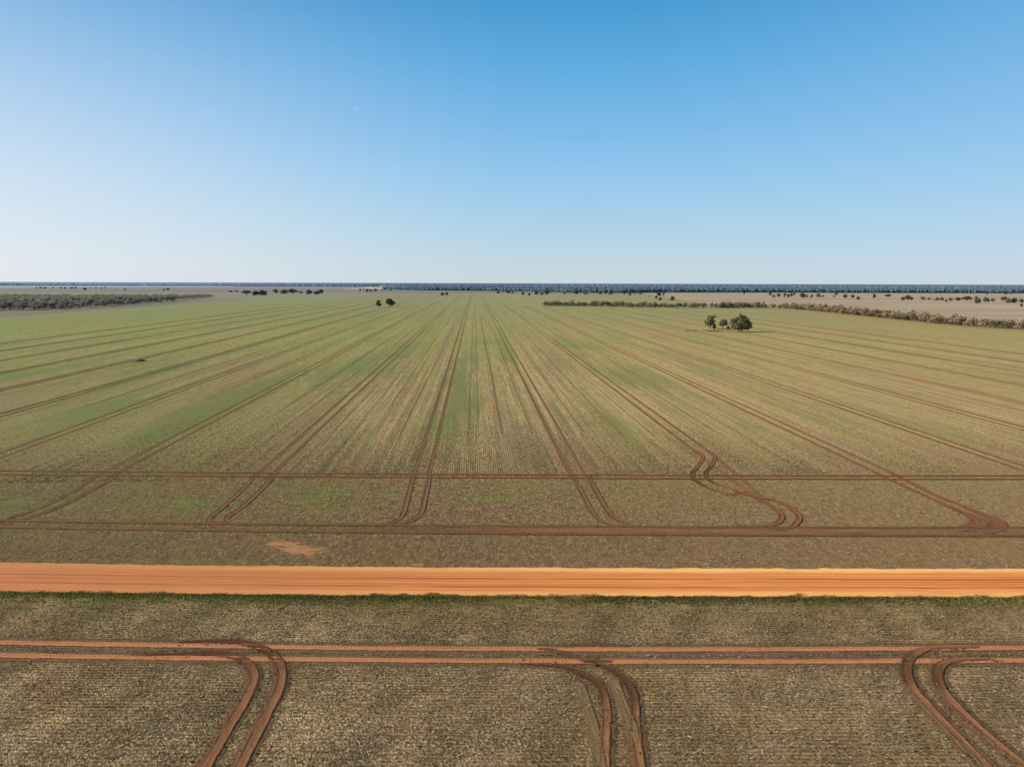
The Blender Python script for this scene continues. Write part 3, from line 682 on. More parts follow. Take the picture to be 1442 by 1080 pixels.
# orange earth strip along the front of the shelterbelt
b1 = [tuple(p) for p in D['belt'][4:]]+[tuple(p) for p in D['belt2']]+[(340, 420)]
def earth_strip():
    P = resample(b1, 6.); n = len(P)
    T = np.gradient(P, axis=0); T /= np.linalg.norm(T, axis=1)[:, None]; N = np.stack([T[:, 1], -T[:, 0]], -1)
    s = np.sign(N[:, 0].mean()) or 1
    N = -N*s       # toward the crop
    V, A = [], []
    for t, a in ((-6., 1.2), (1., 1.1), (4., .6), (7., -.3)):
        V.append(np.stack([P[:, 0]+N[:, 0]*t, P[:, 1]+N[:, 1]*t, np.full(n, .05)], -1)); A.append(np.full(n, a))
    i = np.arange(3*(n-1)); r, c = i//(n-1), i % (n-1); b = r*n+c
    tag(link('bare_strip', make_mesh('bare_strip', np.concatenate(V), np.stack([b, b+1, b+n+1, b+n], -1), MAT['bare'], {'across': np.concatenate(A)})),
        'thin strip of orange earth along the crop side of the shelterbelt', kind='structure')
earth_strip()

# ------------------------------------------------------------------ scattered cover (nobody could count it)
def quads(P, axis, length, width, tilt=None, z0=0.0):
    """flat slivers: P (n,2) positions, axis angle, length, width, tilt of the long axis"""
    n = len(P); tilt = np.zeros(n) if tilt is None else tilt
    d = np.stack([np.cos(axis)*np.cos(tilt), np.sin(axis)*np.cos(tilt), np.sin(tilt)], -1)
    roll = rng.uniform(-.9, .9, n)
    e = np.stack([-np.sin(axis)*np.cos(roll), np.cos(axis)*np.cos(roll), np.sin(roll)], -1)
    c = np.stack([P[:, 0], P[:, 1], np.full(n, z0)], -1)
    c[:, 2] += np.abs(np.sin(roll))*width*.5+.01
    a = c; b = c + d*length[:, None]
    h = e*width[:, None]*.5
    return np.stack([a-h, a+h, b+h*.6, b-h*.6], 1).reshape(-1, 3)

TR = []       # wheel paths kept free of litter
for key in ('F', 'A', 'B', 'C', 'Hd', 'X', 'T0', 'T1', 'T2', 'T3', 'T4', 'T4b', 'T5'):
    for L in D[key]: TR.append(resample(L, .7))
TRP = np.concatenate(TR)
cell = {}
for p in TRP: cell.setdefault((int(math.floor(p[0])), int(math.floor(p[1]))), []).append(p)
occ = set()
for p in TRP:
    for dx in (-.45, 0, .45):
        for dy in (-.45, 0, .45):
            occ.add((int(math.floor((p[0]+dx)*2)), int(math.floor((p[1]+dy)*2))))
occ_code = np.array(sorted({a*100003+b for a, b in occ}))
def off_tracks(P):
    code = (np.floor(P[:, 0]*2).astype(np.int64)*100003 + np.floor(P[:, 1]*2).astype(np.int64))
    free = ~np.isin(code, occ_code)
    u, v = xy2uv(P[:, 0], P[:, 1])
    k = np.round((u+8.3)/24.13); du = np.abs(np.abs(u-(-8.3+24.13*k))-1.17)
    return free & ~((v > 106) & (du < .38))

def scatter(n, y0, y1, power=1.0, margin=1.08):
    """positions inside the stretch of ground the photograph sees"""
    t = rng.random(n)
    y = y0 + (y1-y0)*t**power
    hw = (y*.735+4)*margin
    return np.stack([rng.uniform(-1, 1, n)*hw, y], -1)

def clump(P, sx, sy, lo, hi, seed):
    d = .65*vnoise(P[:, 0]*sx, P[:, 1]*sy, seed)+.35*vnoise(P[:, 0]*sx*3.1, P[:, 1]*sy*3.1, seed+1)
    return rng.random(len(P)) < sstep(lo, hi, d)

def road_side(P):            # signed: <0 near side of road, >0 beyond it
    return np.where(P[:, 1] < line_at(rn, P[:, 0])-.2, -1, np.where(P[:, 1] > line_at(rf, P[:, 0])+.3, 1, 0))

# straw litter on both fields
P = scatter(330000, 34., 66., .9)
P = P[clump(P, .55, .40, .26, 1.1, 11) & off_tracks(P) & (road_side(P) < 0)]
far_thin = rng.random(len(P)) < 1-.65*sstep(52, 60, P[:, 1])
P = P[far_thin]
Q = scatter(170000, 70., 106., 1.0)
Q = Q[clump(Q, .45, .3, .26, 1.15, 15) & off_tracks(Q) & (road_side(Q) > 0)]
R = scatter(150000, 106., 210., 1.3)
ur, vr = xy2uv(R[:, 0], R[:, 1])
R = R[(rng.random(len(R)) < (1-.95*sstep(130, 205, R[:, 1])))]
ur, vr = xy2uv(R[:, 0], R[:, 1])
R = R[(rng.random(len(R)) < .7* sstep(.32, .75, vnoise(ur*1.6, vr*.12, 31)*.6+vnoise(ur*.2, vr*.03, 33)*.4)) & off_tracks(R)]
Vq = []; tone = []
for PP, sc in ((P, 1.0), (Q, 1.25), (R, 1.6)):
    n = len(PP)
    swing = vnoise(PP[:, 0]*.25, PP[:, 1]*.25, 21)*2.2-1.1
    ax = rng.normal(0, .75, n)+swing-.35
    ln = rng.gamma(3.0, .040, n)*sc+.05
    wd = rng.uniform(.016, .044, n)*sc
    Vq.append(quads(PP, ax, ln, wd, rng.uniform(-.05, .5, n)))
    tone.append(np.repeat(np.clip(rng.beta(.55, 1.5, n), 0, 1), 4))
V = np.concatenate(Vq); F = np.arange(len(V)).reshape(-1, 4)
tag(link('straw_litter', make_mesh('straw_litter', V, F, MAT['straw_bits'], {'tone': np.concatenate(tone)})), 'pale straw stubble lying over both fields', 'straw', kind='stuff')

# crop seedlings in drill rows
def seedlings():
    Vs, T = [], []
    def put(X, Y, hgt, wid, a0=None):
        n = len(X); ang = rng.uniform(0, math.pi, n) if a0 is None else a0+rng.normal(0, .45, n)
        dx, dy = np.cos(ang)*wid/2, np.sin(ang)*wid/2
        lx, ly = rng.normal(0, .03, n), rng.normal(0, .03, n)
        z = np.zeros(n)
        Vs.append(np.stack([np.stack([X-dx, Y-dy, z], -1), np.stack([X+dx, Y+dy, z], -1),
                            np.stack([X+dx*1.5+lx, Y+dy*1.5+ly, hgt], -1), np.stack([X-dx*1.5+lx, Y-dy*1.5+ly, hgt], -1)], 1).reshape(-1, 3))
        T.append(np.repeat(rng.beta(1.6, 1.6, n), 4))
    # near field: rows parallel to the road
    for y in np.arange(34., 63.5, .36):
        hw = y*.80+4; m = int(hw*2/.13)
        X = rng.uniform(-hw, hw, m); Y = y - .002*X*0 + rng.normal(0, .022, m) + (vnoise(X*.05, X*0+y*.02, 8)-.5)*.15
        Y = Y + (line_at(rn, X)-63.8)*.8
        keep = (vnoise(X*.8, Y*2.2, 17) > .34) & (rng.random(m) < .40+.35*sstep(48, 60, y))
        P = np.stack([X, Y], -1)[keep]; P = P[off_tracks(P) & (P[:, 1] < line_at(rn, P[:, 0])-.6)]
        put(P[:, 0], P[:, 1], rng.uniform(.03, .08, len(P)), rng.uniform(.05, .14, len(P)), 0.)
    # far field: rows run away from the viewer
    for u in np.arange(-92, 92, .36):
        m = 420
        v = 105.+85.*rng.random(m)**1.35
        uu = u + rng.normal(0, .03, m)
        X, Y = uv2xy(uu, v)
        keep = (np.abs(X) < Y*.80+3) & (rng.random(m) < .62*sstep(.25, .75, vnoise(u*1.0+v*0, v*.05, 41)*.5+vnoise(uu*.12, v*.04, 43)*.5)*(1-sstep(110, 180, v))*(1-sstep(55, 90, abs(u))))
        P = np.stack([X, Y], -1)[keep]; P = P[off_tracks(P)]
        put(P[:, 0], P[:, 1], rng.uniform(.03, .09, len(P)), rng.uniform(.06, .15, len(P)))
    V = np.concatenate(Vs); F = np.arange(len(V)).reshape(-1, 4)
    tag(link('crop_seedlings', make_mesh('crop_seedlings', V, F, MAT['seedling'], {'tone': np.concatenate(T)})), 'low green seedlings standing in drill rows on both fields', 'seedlings', kind='stuff')
seedlings()

# grass on the near verge of the road
def verge():
    n = 52000
    X = rng.uniform(-62, 62, n)
    a = rng.random(n)**1.5
    Y = line_at(rn, X)-.35 - a*(line_at(rn, X)-line_at(vn, X)+.3)
    d = vnoise(X*.10, Y*1.1, 51)*.55+vnoise(X*.9, Y*1.8, 52)*.45
    keep = rng.random(n) < sstep(.40, .74, d + .22*(1-a)) * (1-.8*a) * (.45+.55*vnoise(X*.25, X*0, 58))
    X, Y, a = X[keep], Y[keep], a[keep]; n = len(X)
    h = rng.uniform(.03, .13, n)*(1.15-.5*a)*(.6+.8*vnoise(X*.8, X*0+2, 57)); w = rng.uniform(.05, .15, n); ang = rng.uniform(0, math.pi, n)
    dx, dy = np.cos(ang)*w/2, np.sin(ang)*w/2; lx, ly = rng.normal(0, .08, n), rng.normal(0, .08, n); z = np.zeros(n)
    V = np.stack([np.stack([X-dx, Y-dy, z], -1), np.stack([X+dx, Y+dy, z], -1), np.stack([X+dx*.6+lx, Y+dy*.6+ly, h], -1), np.stack([X-dx*.6+lx, Y-dy*.6+ly, h], -1)], 1).reshape(-1, 3)
    t = np.clip(.15+.85*sstep(.35, .75, vnoise(X*.06+3, Y*.4, 55))*rng.random(n)**.6 + .1*a, 0, 1)
    tag(link('verge_grass', make_mesh('verge_grass', V, np.arange(len(V)).reshape(-1, 4), MAT['grass'], {'tone': np.repeat(t, 4)})), 'dark green grass along the near edge of the dirt road', 'grass', kind='stuff')
verge()

# clods thrown up along the turning ruts
def clods():
    ico = np.array([(0, 0, 1), (.9, 0, .2), (0, .9, .2), (-.9, 0, .2), (0, -.9, .2), (.6, .6, -.3), (-.6, -.6, -.3)])
    fc = np.array([(0, 1, 2), (0, 2, 3), (0, 3, 4), (0, 4, 1)])
    Vs, Fs = [], []; off = 0
    for key, dens in (('A', 3), ('B', 3), ('C', 4), ('T1', 1), ('T3', 1), ('T4', 1), ('T4b', 1), ('T5', 1)):
        for L in D[key]:
            P = resample(L, .12)
            T = np.gradient(P, axis=0); T /= np.linalg.norm(T, axis=1)[:, None]+1e-9
            for _ in range(dens):
                sel = rng.random(len(P)) < .22
                p, t = P[sel], T[sel]; n = len(p)
                o = np.where(rng.random(n) < .5, -1, 1)*rng.normal(.46, .13, n)
                c = p + np.stack([-t[:, 1], t[:, 0]], -1)*o[:, None]
                r = rng.gamma(2.2, .022, n)+.02
                a = rng.uniform(0, 6.28, n)
                for j in range(n):
                    ca, sa = math.cos(a[j]), math.sin(a[j])
                    q = ico[:5]*(r[j]*rng.uniform(.7, 1.3, (5, 1)))
                    Vs.append(np.stack([c[j, 0]+q[:, 0]*ca-q[:, 1]*sa, c[j, 1]+q[:, 0]*sa+q[:, 1]*ca, q[:, 2]*.8+.02], -1)); Fs.append(fc+off); off += 5
    tag(link('soil_clods', make_mesh('soil_clods', np.concatenate(Vs), np.concatenate(Fs), MAT['clod'])), 'dark crumbs of soil thrown up beside the turning ruts', 'soil', kind='stuff')
clods()

# ------------------------------------------------------------------ trees
def tube(path, radii, sides=6):
    path = np.asarray(path, float); V, F = [], []
    for i, (p, r) in enumerate(zip(path, radii)):
        d = path[min(i+1, len(path)-1)]-path[max(i-1, 0)]; d /= np.linalg.norm(d)+1e-9
        a = np.cross(d, (.31, .95, .1)); a /= np.linalg.norm(a); b = np.cross(d, a)
        for s in range(sides):
            t = 2*math.pi*s/sides
            V.append(p+(a*math.cos(t)+b*math.sin(t))*r)
    for i in range(len(path)-1):
        for s in range(sides):
            F.append((i*sides+s, i*sides+(s+1) % sides, (i+1)*sides+(s+1) % sides, (i+1)*sides+s))
    return V, F

def tree_meshes(seed, h, w, lobes, leaves, leaf, trunk_frac, stems=1, lean=0., sides=6, hero=False):
    """returns (trunk mesh arrays, crown mesh arrays) for a tree h tall and w wide"""
    r = np.random.default_rng(seed)
    C = []
    for (lx, ly, lz, lr) in lobes:
        C.append((lx*w/2, ly*w/2, lz*h, lr*w/2, lr*w/2*.85))
    TV, TF = [], []
    def addtube(path, radii):
        v, f = tube(path, radii, sides); o = len(TV); TV.extend(v); TF.extend([tuple(i+o for i in q) for q in f])
    br = h*.028+.06
    for s in range(stems):
        bx = (s-(stems-1)/2)*w*.12
        fork = np.array((bx+lean*h*.3, r.normal(0, .1), h*trunk_frac))
        addtube([(bx, 0, -.3), (bx+lean*h*.1, 0, h*trunk_frac*.45), fork], [br*1.25, br, br*.85])
        mine = [c for i, c in enumerate(C) if i % stems == s]
        for c in mine:
            e = np.array((c[0]*.92, c[1]*.92, c[2]-c[4]*.15)); m = fork*.5+e*.5+np.array((r.normal(0, .25), r.normal(0, .25), -h*.02))
            addtube([fork*.98, m, e], [br*.7, br*.45, br*.16])
    # leaf clumps
    wt = np.array([c[3]**2 for c in C]); wt /= wt.sum()
    which = r.choice(len(C), leaves, p=wt); Ca = np.array(C)[which]
    d = r.normal(0, 1, (leaves, 3)); d /= np.linalg.norm(d, axis=1)[:, None]
    # lumpy shell so the outline is uneven and gaps appear
    az, el = np.arctan2(d[:, 1], d[:, 0]), d[:, 2]
    lump = .62+.55*vnoise(az*2.2+which*7, el*2.6+which*3, seed % 97)
    rad = lump*(r.random(leaves)**.38)
    P = Ca[:, :3]+d*np.stack([Ca[:, 3]*rad, Ca[:, 3]*rad, Ca[:, 4]*rad], -1)
    P[:, 2] = np.maximum(P[:, 2], leaf*.4)
    nrm = d*.75+r.normal(0, .55, (leaves, 3)); nrm /= np.linalg.norm(nrm, axis=1)[:, None]
    a = np.cross(nrm, r.normal(0, 1, (leaves, 3))); a /= np.linalg.norm(a, axis=1)[:, None]+1e-9
    b = np.cross(nrm, a)
    sz = leaf*r.uniform(.6, 1.25, leaves)[:, None]
    a, b = a*sz*.5, b*sz*.38
    V = np.stack([P-a-b*.4, P+b, P+a+b*.3, P-b], 1).reshape(-1, 3)
    F = np.arange(leaves*4).reshape(-1, 4)
    return (np.array(TV), np.array(TF)), (V, F)

def build_tree(kind, label, x, y, arrays, leafmat, cat='tree', group=None, rz=0.):
    (tv, tf), (cv, cf) = arrays
    o = bpy.data.objects.new(kind, None); o.empty_display_size = 1; COL.objects.link(o)
    o.location = (x, y, 0); o.rotation_euler = (0, 0, rz)
    tag(o, label, cat, group)
    link('trunk', make_mesh('trunk', tv, tf, MAT['bark'], smooth=True), parent=o)
    link('crown', make_mesh('crown', cv, cf, MAT[leafmat]), parent=o)
    return o

def copy_tree(src, x, y, scale, rz, label, group=None):
    o = src.copy(); COL.objects.link(o)
    o.location = (x, y, 0); o.rotation_euler = (0, 0, rz); o.scale = scale
    o['label'] = label
    if group: o['group'] = group
    elif 'group' in o: del o['group']
    for ch in src.children:
        c = ch.copy(); COL.objects.link(c); c.parent = o
    return o

def rlobes(seed, n, zlo, zhi, rlo=.34, rhi=.56, spread=.62):
    r = random.Random(seed); L = []
    for i in range(n):
        a = i*2.4+r.uniform(-.5, .5); d = spread*math.sqrt((i+.4)/n)
        z = zlo+(zhi-zlo)*(1-(d/spread)**1.6*.75)*r.uniform(.85, 1.05)
        L.append((math.cos(a)*d, math.sin(a)*d, z, r.uniform(rlo, rhi)))
    return L

# the three paddock trees and two bushes on the right
T3 = D['trio']
x, y, w, h = T3[0]; w *= 1.22; h *= 1.05
build_tree('eucalyptus_tree', 'tall upright paddock tree, left one of the group of three in the right crop', x, y,
    tree_meshes(11, h, w, [(-.45, .1, .45, .42), (-.25, -.2, .60, .45), (.1, .2, .66, .45), (.05, -.1, .45, .42), (.15, .1, .82, .34), (.55, 0, .90, .26), (-.1, .2, .84, .32), (.3, -.2, .55, .34), (-.2, 0, .34, .40), (.2, 0, .36, .36)], 2800, .85, .22, lean=.03), 'leaf_dark', group='paddock trees in the right crop')
x, y, w, h = T3[1]; w *= 1.1; h *= 1.1
build_tree('bush', 'small dark round bush at the foot of the tall paddock tree', x, y,
    tree_meshes(12, h, w, [(-.2, 0, .34, .62), (.25, .1, .38, .6), (0, -.1, .62, .6), (.1, .1, .78, .42)], 700, .55, .15, stems=2), 'leaf_bush', 'bush')
x, y, w, h = T3[2]; w *= 1.28; h *= 1.1
build_tree('eucalyptus_tree', 'small rounded paddock tree in the middle of the group of three', x, y,
    tree_meshes(13, h, w, [(-.45, 0, .52, .42), (.4, .1, .58, .46), (0, -.2, .62, .5), (.1, .2, .78, .45), (-.2, .1, .74, .4), (.45, -.1, .80, .3)], 1500, .75, .24, stems=1), 'leaf_dark', group='paddock trees in the right crop')
x, y, w, h = T3[3]; w *= 1.5; h *= 1.15
build_tree('bush', 'pale yellowish shrub just left of the largest paddock tree', x, y,
    tree_meshes(14, h, w, [(-.3, 0, .3, .5), (.2, .1, .4, .55), (0, 0, .68, .45)], 420, .5, .15, stems=2), 'leaf_pale', 'bush')
x, y, w, h = T3[4]; w *= 1.12; h *= 1.04
build_tree('eucalyptus_tree', 'largest spreading paddock tree, right one of the group of three', x, y,
    tree_meshes(15, h, w, [(-.62, .1, .50, .36), (-.42, -.3, .36, .38), (-.30, .1, .62, .36), (-.02, -.2, .52, .40), (.05, .2, .70, .36), (-.10, -.1, .94, .15), (-.04, 0, .86, .12), (.35, 0, .66, .36), (.58, .2, .52, .36),
                           (.62, -.2, .36, .32), (.30, -.3, .36, .34), (.25, .1, .80, .25), (-.55, .2, .66, .2), (.82, 0, .46, .18), (.05, .3, .34, .36), (-.15, -.2, .24, .28), (-.55, 0, .28, .32), (.55, .1, .26, .34), (-.3, .3, .48, .36)], 4600, .85, .10, stems=2), 'leaf_dark', group='paddock trees in the right crop')

# fallen branches at their feet
for i, (dx, dy, ln, an, lb) in enumerate([(-27, 8.5, 9, .05, 'thin fallen log left of the tall paddock tree'), (-15, 10, 11, -.04, 'long fallen log between the tall and the small paddock trees'), (-14, 2., 10, .06, 'fallen log in front of the largest paddock tree')]):
    path = [(t*ln-ln/2, .3*math.sin(t*5+i), .28) for t in np.linspace(0, 1, 7)]
    v, f = tube(path, [.20, .22, .2, .18, .16, .12, .07], 6)
    v2, f2 = tube([(ln*.1, 0, .3), (ln*.2, .9, .8), (ln*.26, 1.5, .9)], [.10, .08, .04], 5)
    f = f+[tuple(a+len(v) for a in q) for q in f2]; v = v+v2
    o = link('fallen_log', make_mesh('fallen_log', v, f, MAT['wood']), (tx+dx, ty+dy, 0)); o.rotation_euler = (0, 0, an)
    tag(o, lb, 'log', 'fallen logs under the paddock trees')

# soil mound in the left crop
def mound():
    V, F = [], []; n, m = 14, 6
    for j in range(m):
        t = j/(m-1)
        for i in range(n):
            a = 2*math.pi*i/n; rr = t*(1+.25*vnoise(i*.7, j*.5, 3))
            V.append((mx+rr*1.6*math.cos(a)+.3*t, my+rr*3.0*math.sin(a), .01+.75*(1-t)**.8*(1+.5*(vnoise(i*1.1, j*1.3, 8)-.5))-.02*t))
    for j in range(m-1):
        for i in range(n): F.append((j*n+i, (j+1)*n+i, (j+1)*n+(i+1) % n, j*n+(i+1) % n))
    tag(link('soil_mound', make_mesh('soil_mound', V, F, MAT['clod'], smooth=True)), 'low dark mound of dug soil on a red strip in the left crop', 'soil mound')
mound()

# pair left of centre
x, y, w, h = D['pair'][0]
build_tree('eucalyptus_tree', 'small brownish tree, left one of the lone pair in the crop left of centre', x, y,
    tree_meshes(21, h, w, [(-.3, 0, .42, .5), (.35, .1, .36, .45), (0, -.2, .58, .5), (.1, .2, .76, .42), (-.15, 0, .82, .3), (.45, 0, .3, .35)], 700, 1.1, .18), 'leaf_brown', group='lone pair of trees left of centre')
x, y, w, h = D['pair'][1]
build_tree('eucalyptus_tree', 'larger dark tree, right one of the lone pair in the crop left of centre', x, y,
    tree_meshes(22, h, w, [(-.45, 0, .55, .4), (-.35, .1, .82, .36), (-.1, -.2, .5, .46), (.2, .1, .62, .46), (.05, .2, .80, .34), (.55, 0, .50, .34), (.75, .1, .46, .2), (.4, -.2, .34, .34)], 950, 1.2, .22, stems=2), 'leaf_bush', group='lone pair of trees left of centre')

# prototypes for the distant single trees (real size 10 m high, 10 m wide)
protos = []
def proto(i, seed, lb, leafmat='leaf_far', trunk=.26, stems=1, n=520, leaf=1.5):
    return tree_meshes(seed, 10., 10., lb, n, leaf, trunk, stems, sides=5)
LOW = [(.42, .1, .22, .42), (-.4, -.1, .20, .42), (.05, .4, .20, .42), (0, -.4, .22, .42)]
SHAPES = [proto(0, 31, rlobes(1, 8, .30, .76)+LOW, trunk=.14), proto(1, 32, rlobes(2, 8, .36, .80), trunk=.22), proto(2, 33, [(-.5, 0, .45, .44), (.1, .1, .36, .5), (.5, -.1, .52, .42), (0, .1, .74, .44), (.3, 0, .82, .3)], trunk=.2),
          proto(3, 34, rlobes(4, 8, .28, .78)+LOW, trunk=.14, stems=2), proto(4, 35, [(-.35, .1, .56, .48), (.35, 0, .62, .5), (.1, -.2, .38, .46), (-.1, 0, .82, .34)], trunk=.22), proto(5, 36, rlobes(6, 8, .26, .72)+LOW, trunk=.12)]
PR = []
used = {}
def distant(kind, x, y, w, h, label, shape, leafmat='leaf_far', group=None, cat='tree'):
    key = (shape, leafmat)
    rz = random.uniform(0, 6.28)
    if key not in used:
        o = build_tree(kind, label, x, y, SHAPES[shape], leafmat, cat, group, rz)
        o.scale = (w/10., w/10., h/10.); used[key] = o; return o
    return copy_tree(used[key], x, y, (w/10., w/10., h/10.), rz, label, group)

ORD = ('first second third fourth fifth sixth seventh eighth ninth tenth eleventh twelfth thirteenth fourteenth fifteenth sixteenth seventeenth eighteenth nineteenth twentieth '
       'twenty-first twenty-second twenty-third twenty-fourth twenty-fifth twenty-sixth twenty-seventh twenty-eighth twenty-ninth thirtieth thirty-first thirty-second thirty-third thirty-fourth thirty-fifth thirty-sixth '
       'thirty-seventh thirty-eighth thirty-ninth fortieth forty-first forty-second forty-third forty-fourth').split()
def look(w, h):
    s = max(w, h)
    a = 'broad' if w > h*1.35 else ('tall narrow' if h > w*1.35 else 'rounded')
    return ('small ' if s < 7 else 'large ' if s > 14 else '')+a
def row(key, phrase, group, leaf='leaf_far', kind='eucalyptus_tree', grow=1.25):
    pts = sorted(D[key], key=lambda p: p[0]/p[1])
    for i, (x, y, w, h) in enumerate(pts):
        lf = leaf if leaf != 'mix' else ('leaf_brown' if random.random() < .3 else 'leaf_far')
        distant(kind, x, y, w*grow, h*1.05, '%s tree, %s from left %s' % (look(w, h), ORD[i], phrase), (i*5+len(key)) % 6, lf, group)
row('pair2', "of the distant pair left of the row ends", 'distant pair left of the row ends')
row('clump_w', "in the dark line beyond the left woodland", 'dark line of trees at left')
row('mid_w', "among those by the far straw field", 'sparse trees by the far straw field')
row('mid_r', "of those before the forest near centre", 'trees before the forest near centre')
row('mid_r2', "of those behind the shelterbelt near centre", 'trees behind the shelterbelt')
row('paddock', "of those dotted across the beige paddock", 'trees dotted across the beige paddock', leaf='mix')
row('forest_side', "of those at the beige paddock's forest edge", 'small trees at the forest edge')
row('far_l', "of those on the hazy far left plain", 'tiny trees on the far left plain')

# sheds
def shed(x, y, w, h, label, roofmat, wallmat, d=10.):
    o = bpy.data.objects.new('farm_shed', None); COL.objects.link(o); o.location = (x, y, 0)
    tag(o, label, 'shed')
    a, b = w/2, d/2
    wv = [(-a, -b, 0), (a, -b, 0), (a, b, 0), (-a, b, 0), (-a, -b, h*.75), (a, -b, h*.75), (a, b, h*.75), (-a, b, h*.75), (-a, 0, h*.98), (a, 0, h*.98)]
    wf = [(0, 1, 5, 4), (2, 3, 7, 6), (1, 2, 6, 9, 5), (3, 0, 4, 8, 7)]
    link('wall', make_mesh('wall', wv, wf, wallmat), parent=o)
    e = .5
    rv = [(-a-e, -b-e, h*.70), (a+e, -b-e, h*.70), (a+e, 0, h+.05), (-a-e, 0, h+.05), (-a-e, b+e, h*.70), (a+e, b+e, h*.70)]
    link('roof', make_mesh('roof', rv, [(0, 1, 2, 3), (3, 2, 5, 4)], roofmat), parent=o)
    dv = [(-a*.3, -b-.06, 0), (a*.3, -b-.06, 0), (a*.3, -b-.06, h*.6), (-a*.3, -b-.06, h*.6), (-a*.3, -b-.02, 0), (a*.3, -b-.02, 0), (a*.3, -b-.02, h*.6), (-a*.3, -b-.02, h*.6)]
    link('door', make_mesh('door', dv, [(0, 1, 2, 3), (0, 3, 7, 4), (1, 5, 6, 2), (3, 2, 6, 7)], MAT['wood']), parent=o)
x, y, w, h = D['shed'][0]
shed(x, y, w, max(h, 4.), 'low dark farm shed in front of the forest right of centre', MAT['iron'], MAT['wall'])
for (x, y, w, h), lb in zip(D['sheds_far'], ('tiny white roofed shed on the horizon left of the far straw field', 'tiny white roofed shed among the forest at the row ends', 'tiny white roofed shed on the horizon at far left')):
    shed(x, y, w*.8, h, lb, MAT['white'], MAT['white'], 14.)

# ------------------------------------------------------------------ shelterbelt of mallee bushes (right)
BELT = [tree_meshes(60+i, 6.5, 9.5, [(-.5, .1, .45, .46), (.5, -.1, .42, .46), (0, .45, .46, .5), (0, -.45, .42, .48), (.05, 0, .66, .58), (-.3, -.2, .62, .4), (.35, .2, .64, .36 + .04*i)][i % 2:], 420, .95, .14, stems=2, sides=5) for i in range(6)]
belt_src = [None]*6
def mallee(x, y, s, hs, i, label, group):
    rz = random.uniform(0, 6.28)
    if belt_src[i] is None:
        o = build_tree('mallee_tree', label, x, y, BELT[i], 'leaf_mallee', 'tree', group, rz); o.scale = (s, s, hs); belt_src[i] = o; return
    copy_tree(belt_src[i], x, y, (s, s, hs), rz, label, group)
def along(pts, d0):
    P = resample(pts, 1.0); s = np.concatenate([[0], np.cumsum(np.linalg.norm(np.diff(P, axis=0), axis=1))])
    out = []; t = 0
    while t < s[-1]:
        out.append((np.interp(t, s, P[:, 0]), np.interp(t, s, P[:, 1]))); t += d0*random.uniform(.75, 1.25)
    return out
LB, GB = 'low bushy brown-green tree in the long shelterbelt behind the right crop', 'trees of the long shelterbelt'
for rowi in range(3):
    for (x, y) in along(D['belt'], 6.0 if rowi < 2 else 8.):
        dx, dy = (0, 4+rowi*7.) if y > 860 else (4+rowi*6., 3.)
        mallee(x+dx+random.uniform(-2, 2), y+dy+random.uniform(-2, 2), random.uniform(.65, 1.25), random.uniform(.60, 1.35), random.randrange(6), LB, GB)
for rowi in range(2):
    for (x, y) in along(D['belt2'], 8.5):
        mallee(x+2+rowi*8+random.uniform(-2, 2), y+3+rowi*4+random.uniform(-2, 2), random.uniform(.9, 1.2), random.uniform(.85, 1.15), random.randrange(6), 'low bushy brown-green tree in the short shelterbelt piece at the right edge', 'trees of the short shelterbelt piece')

# ------------------------------------------------------------------ woodland on the left
WD = [tree_meshes(80+i, 8.5, 10., rlobes(40+i, 6, .34, .74, .36, .60), 300, 1.35, .16, stems=1+i % 2, sides=5) for i in range(6)]
pts = []
r_ = random.Random(5)
v = 560.
for _ in range(6000):
    v = r_.uniform(600, 1430); ue = np.interp(v, [600, 741, 761, 871, 1038, 1181, 1342], [-474, -474, -437, -432, -445, -460, -468])
    d = 4+r_.random()**1.1*460; u = ue-d
    if v > 1350-d*.1+r_.uniform(-40, 20): continue
    if d < 18 and r_.random() < .45: continue
    x, y = uv2xy(u, v)
    if abs(x) > y*.76+20: continue
    if any((x-a)**2+(y-b)**2 < 62 for a, b in pts): continue
    pts.append((x, y))
pts.sort(key=lambda p: p[1]*.5 + abs(p[0])*.9)
near, rest = pts[:285], pts[285:1500]
src = [None]*6
for i, (x, y) in enumerate(near):
    k = i % 6; s = r_.uniform(.7, 1.3); hs = r_.uniform(.65, 1.35); rz = r_.uniform(0, 6.28)
    lb, gp = 'grey-green tree in the dense woodland at the left edge', 'trees of the left woodland'
    if src[k] is None:
        o = build_tree('woodland_tree', lb, x, y, WD[k], 'leaf_wood', 'tree', gp, rz); o.scale = (s, s, hs); src[k] = o
    else: copy_tree(src[k], x, y, (s, s, hs), rz, lb, gp)
if rest:
    Vs = []
    for i, (x, y) in enumerate(rest):
        cv = WD[i % 6][1][0].copy(); s = r_.uniform(.75, 1.2); a = r_.uniform(0, 6.28)
        q = cv.reshape(-1, 4, 3)[::2].reshape(-1, 3)
        X = (q[:, 0]*math.cos(a)-q[:, 1]*math.sin(a))*s+x; Y = (q[:, 0]*math.sin(a)+q[:, 1]*math.cos(a))*s+y
        Vs.append(np.stack([X, Y, q[:, 2]*s], -1))
    Vs = np.concatenate(Vs)
    tag(link('woodland', make_mesh('woodland', Vs, np.arange(len(Vs)).reshape(-1, 4), MAT['leaf_wood'])), 'dense grey-green woodland canopy stretching back at the left edge', 'woodland', kind='stuff')

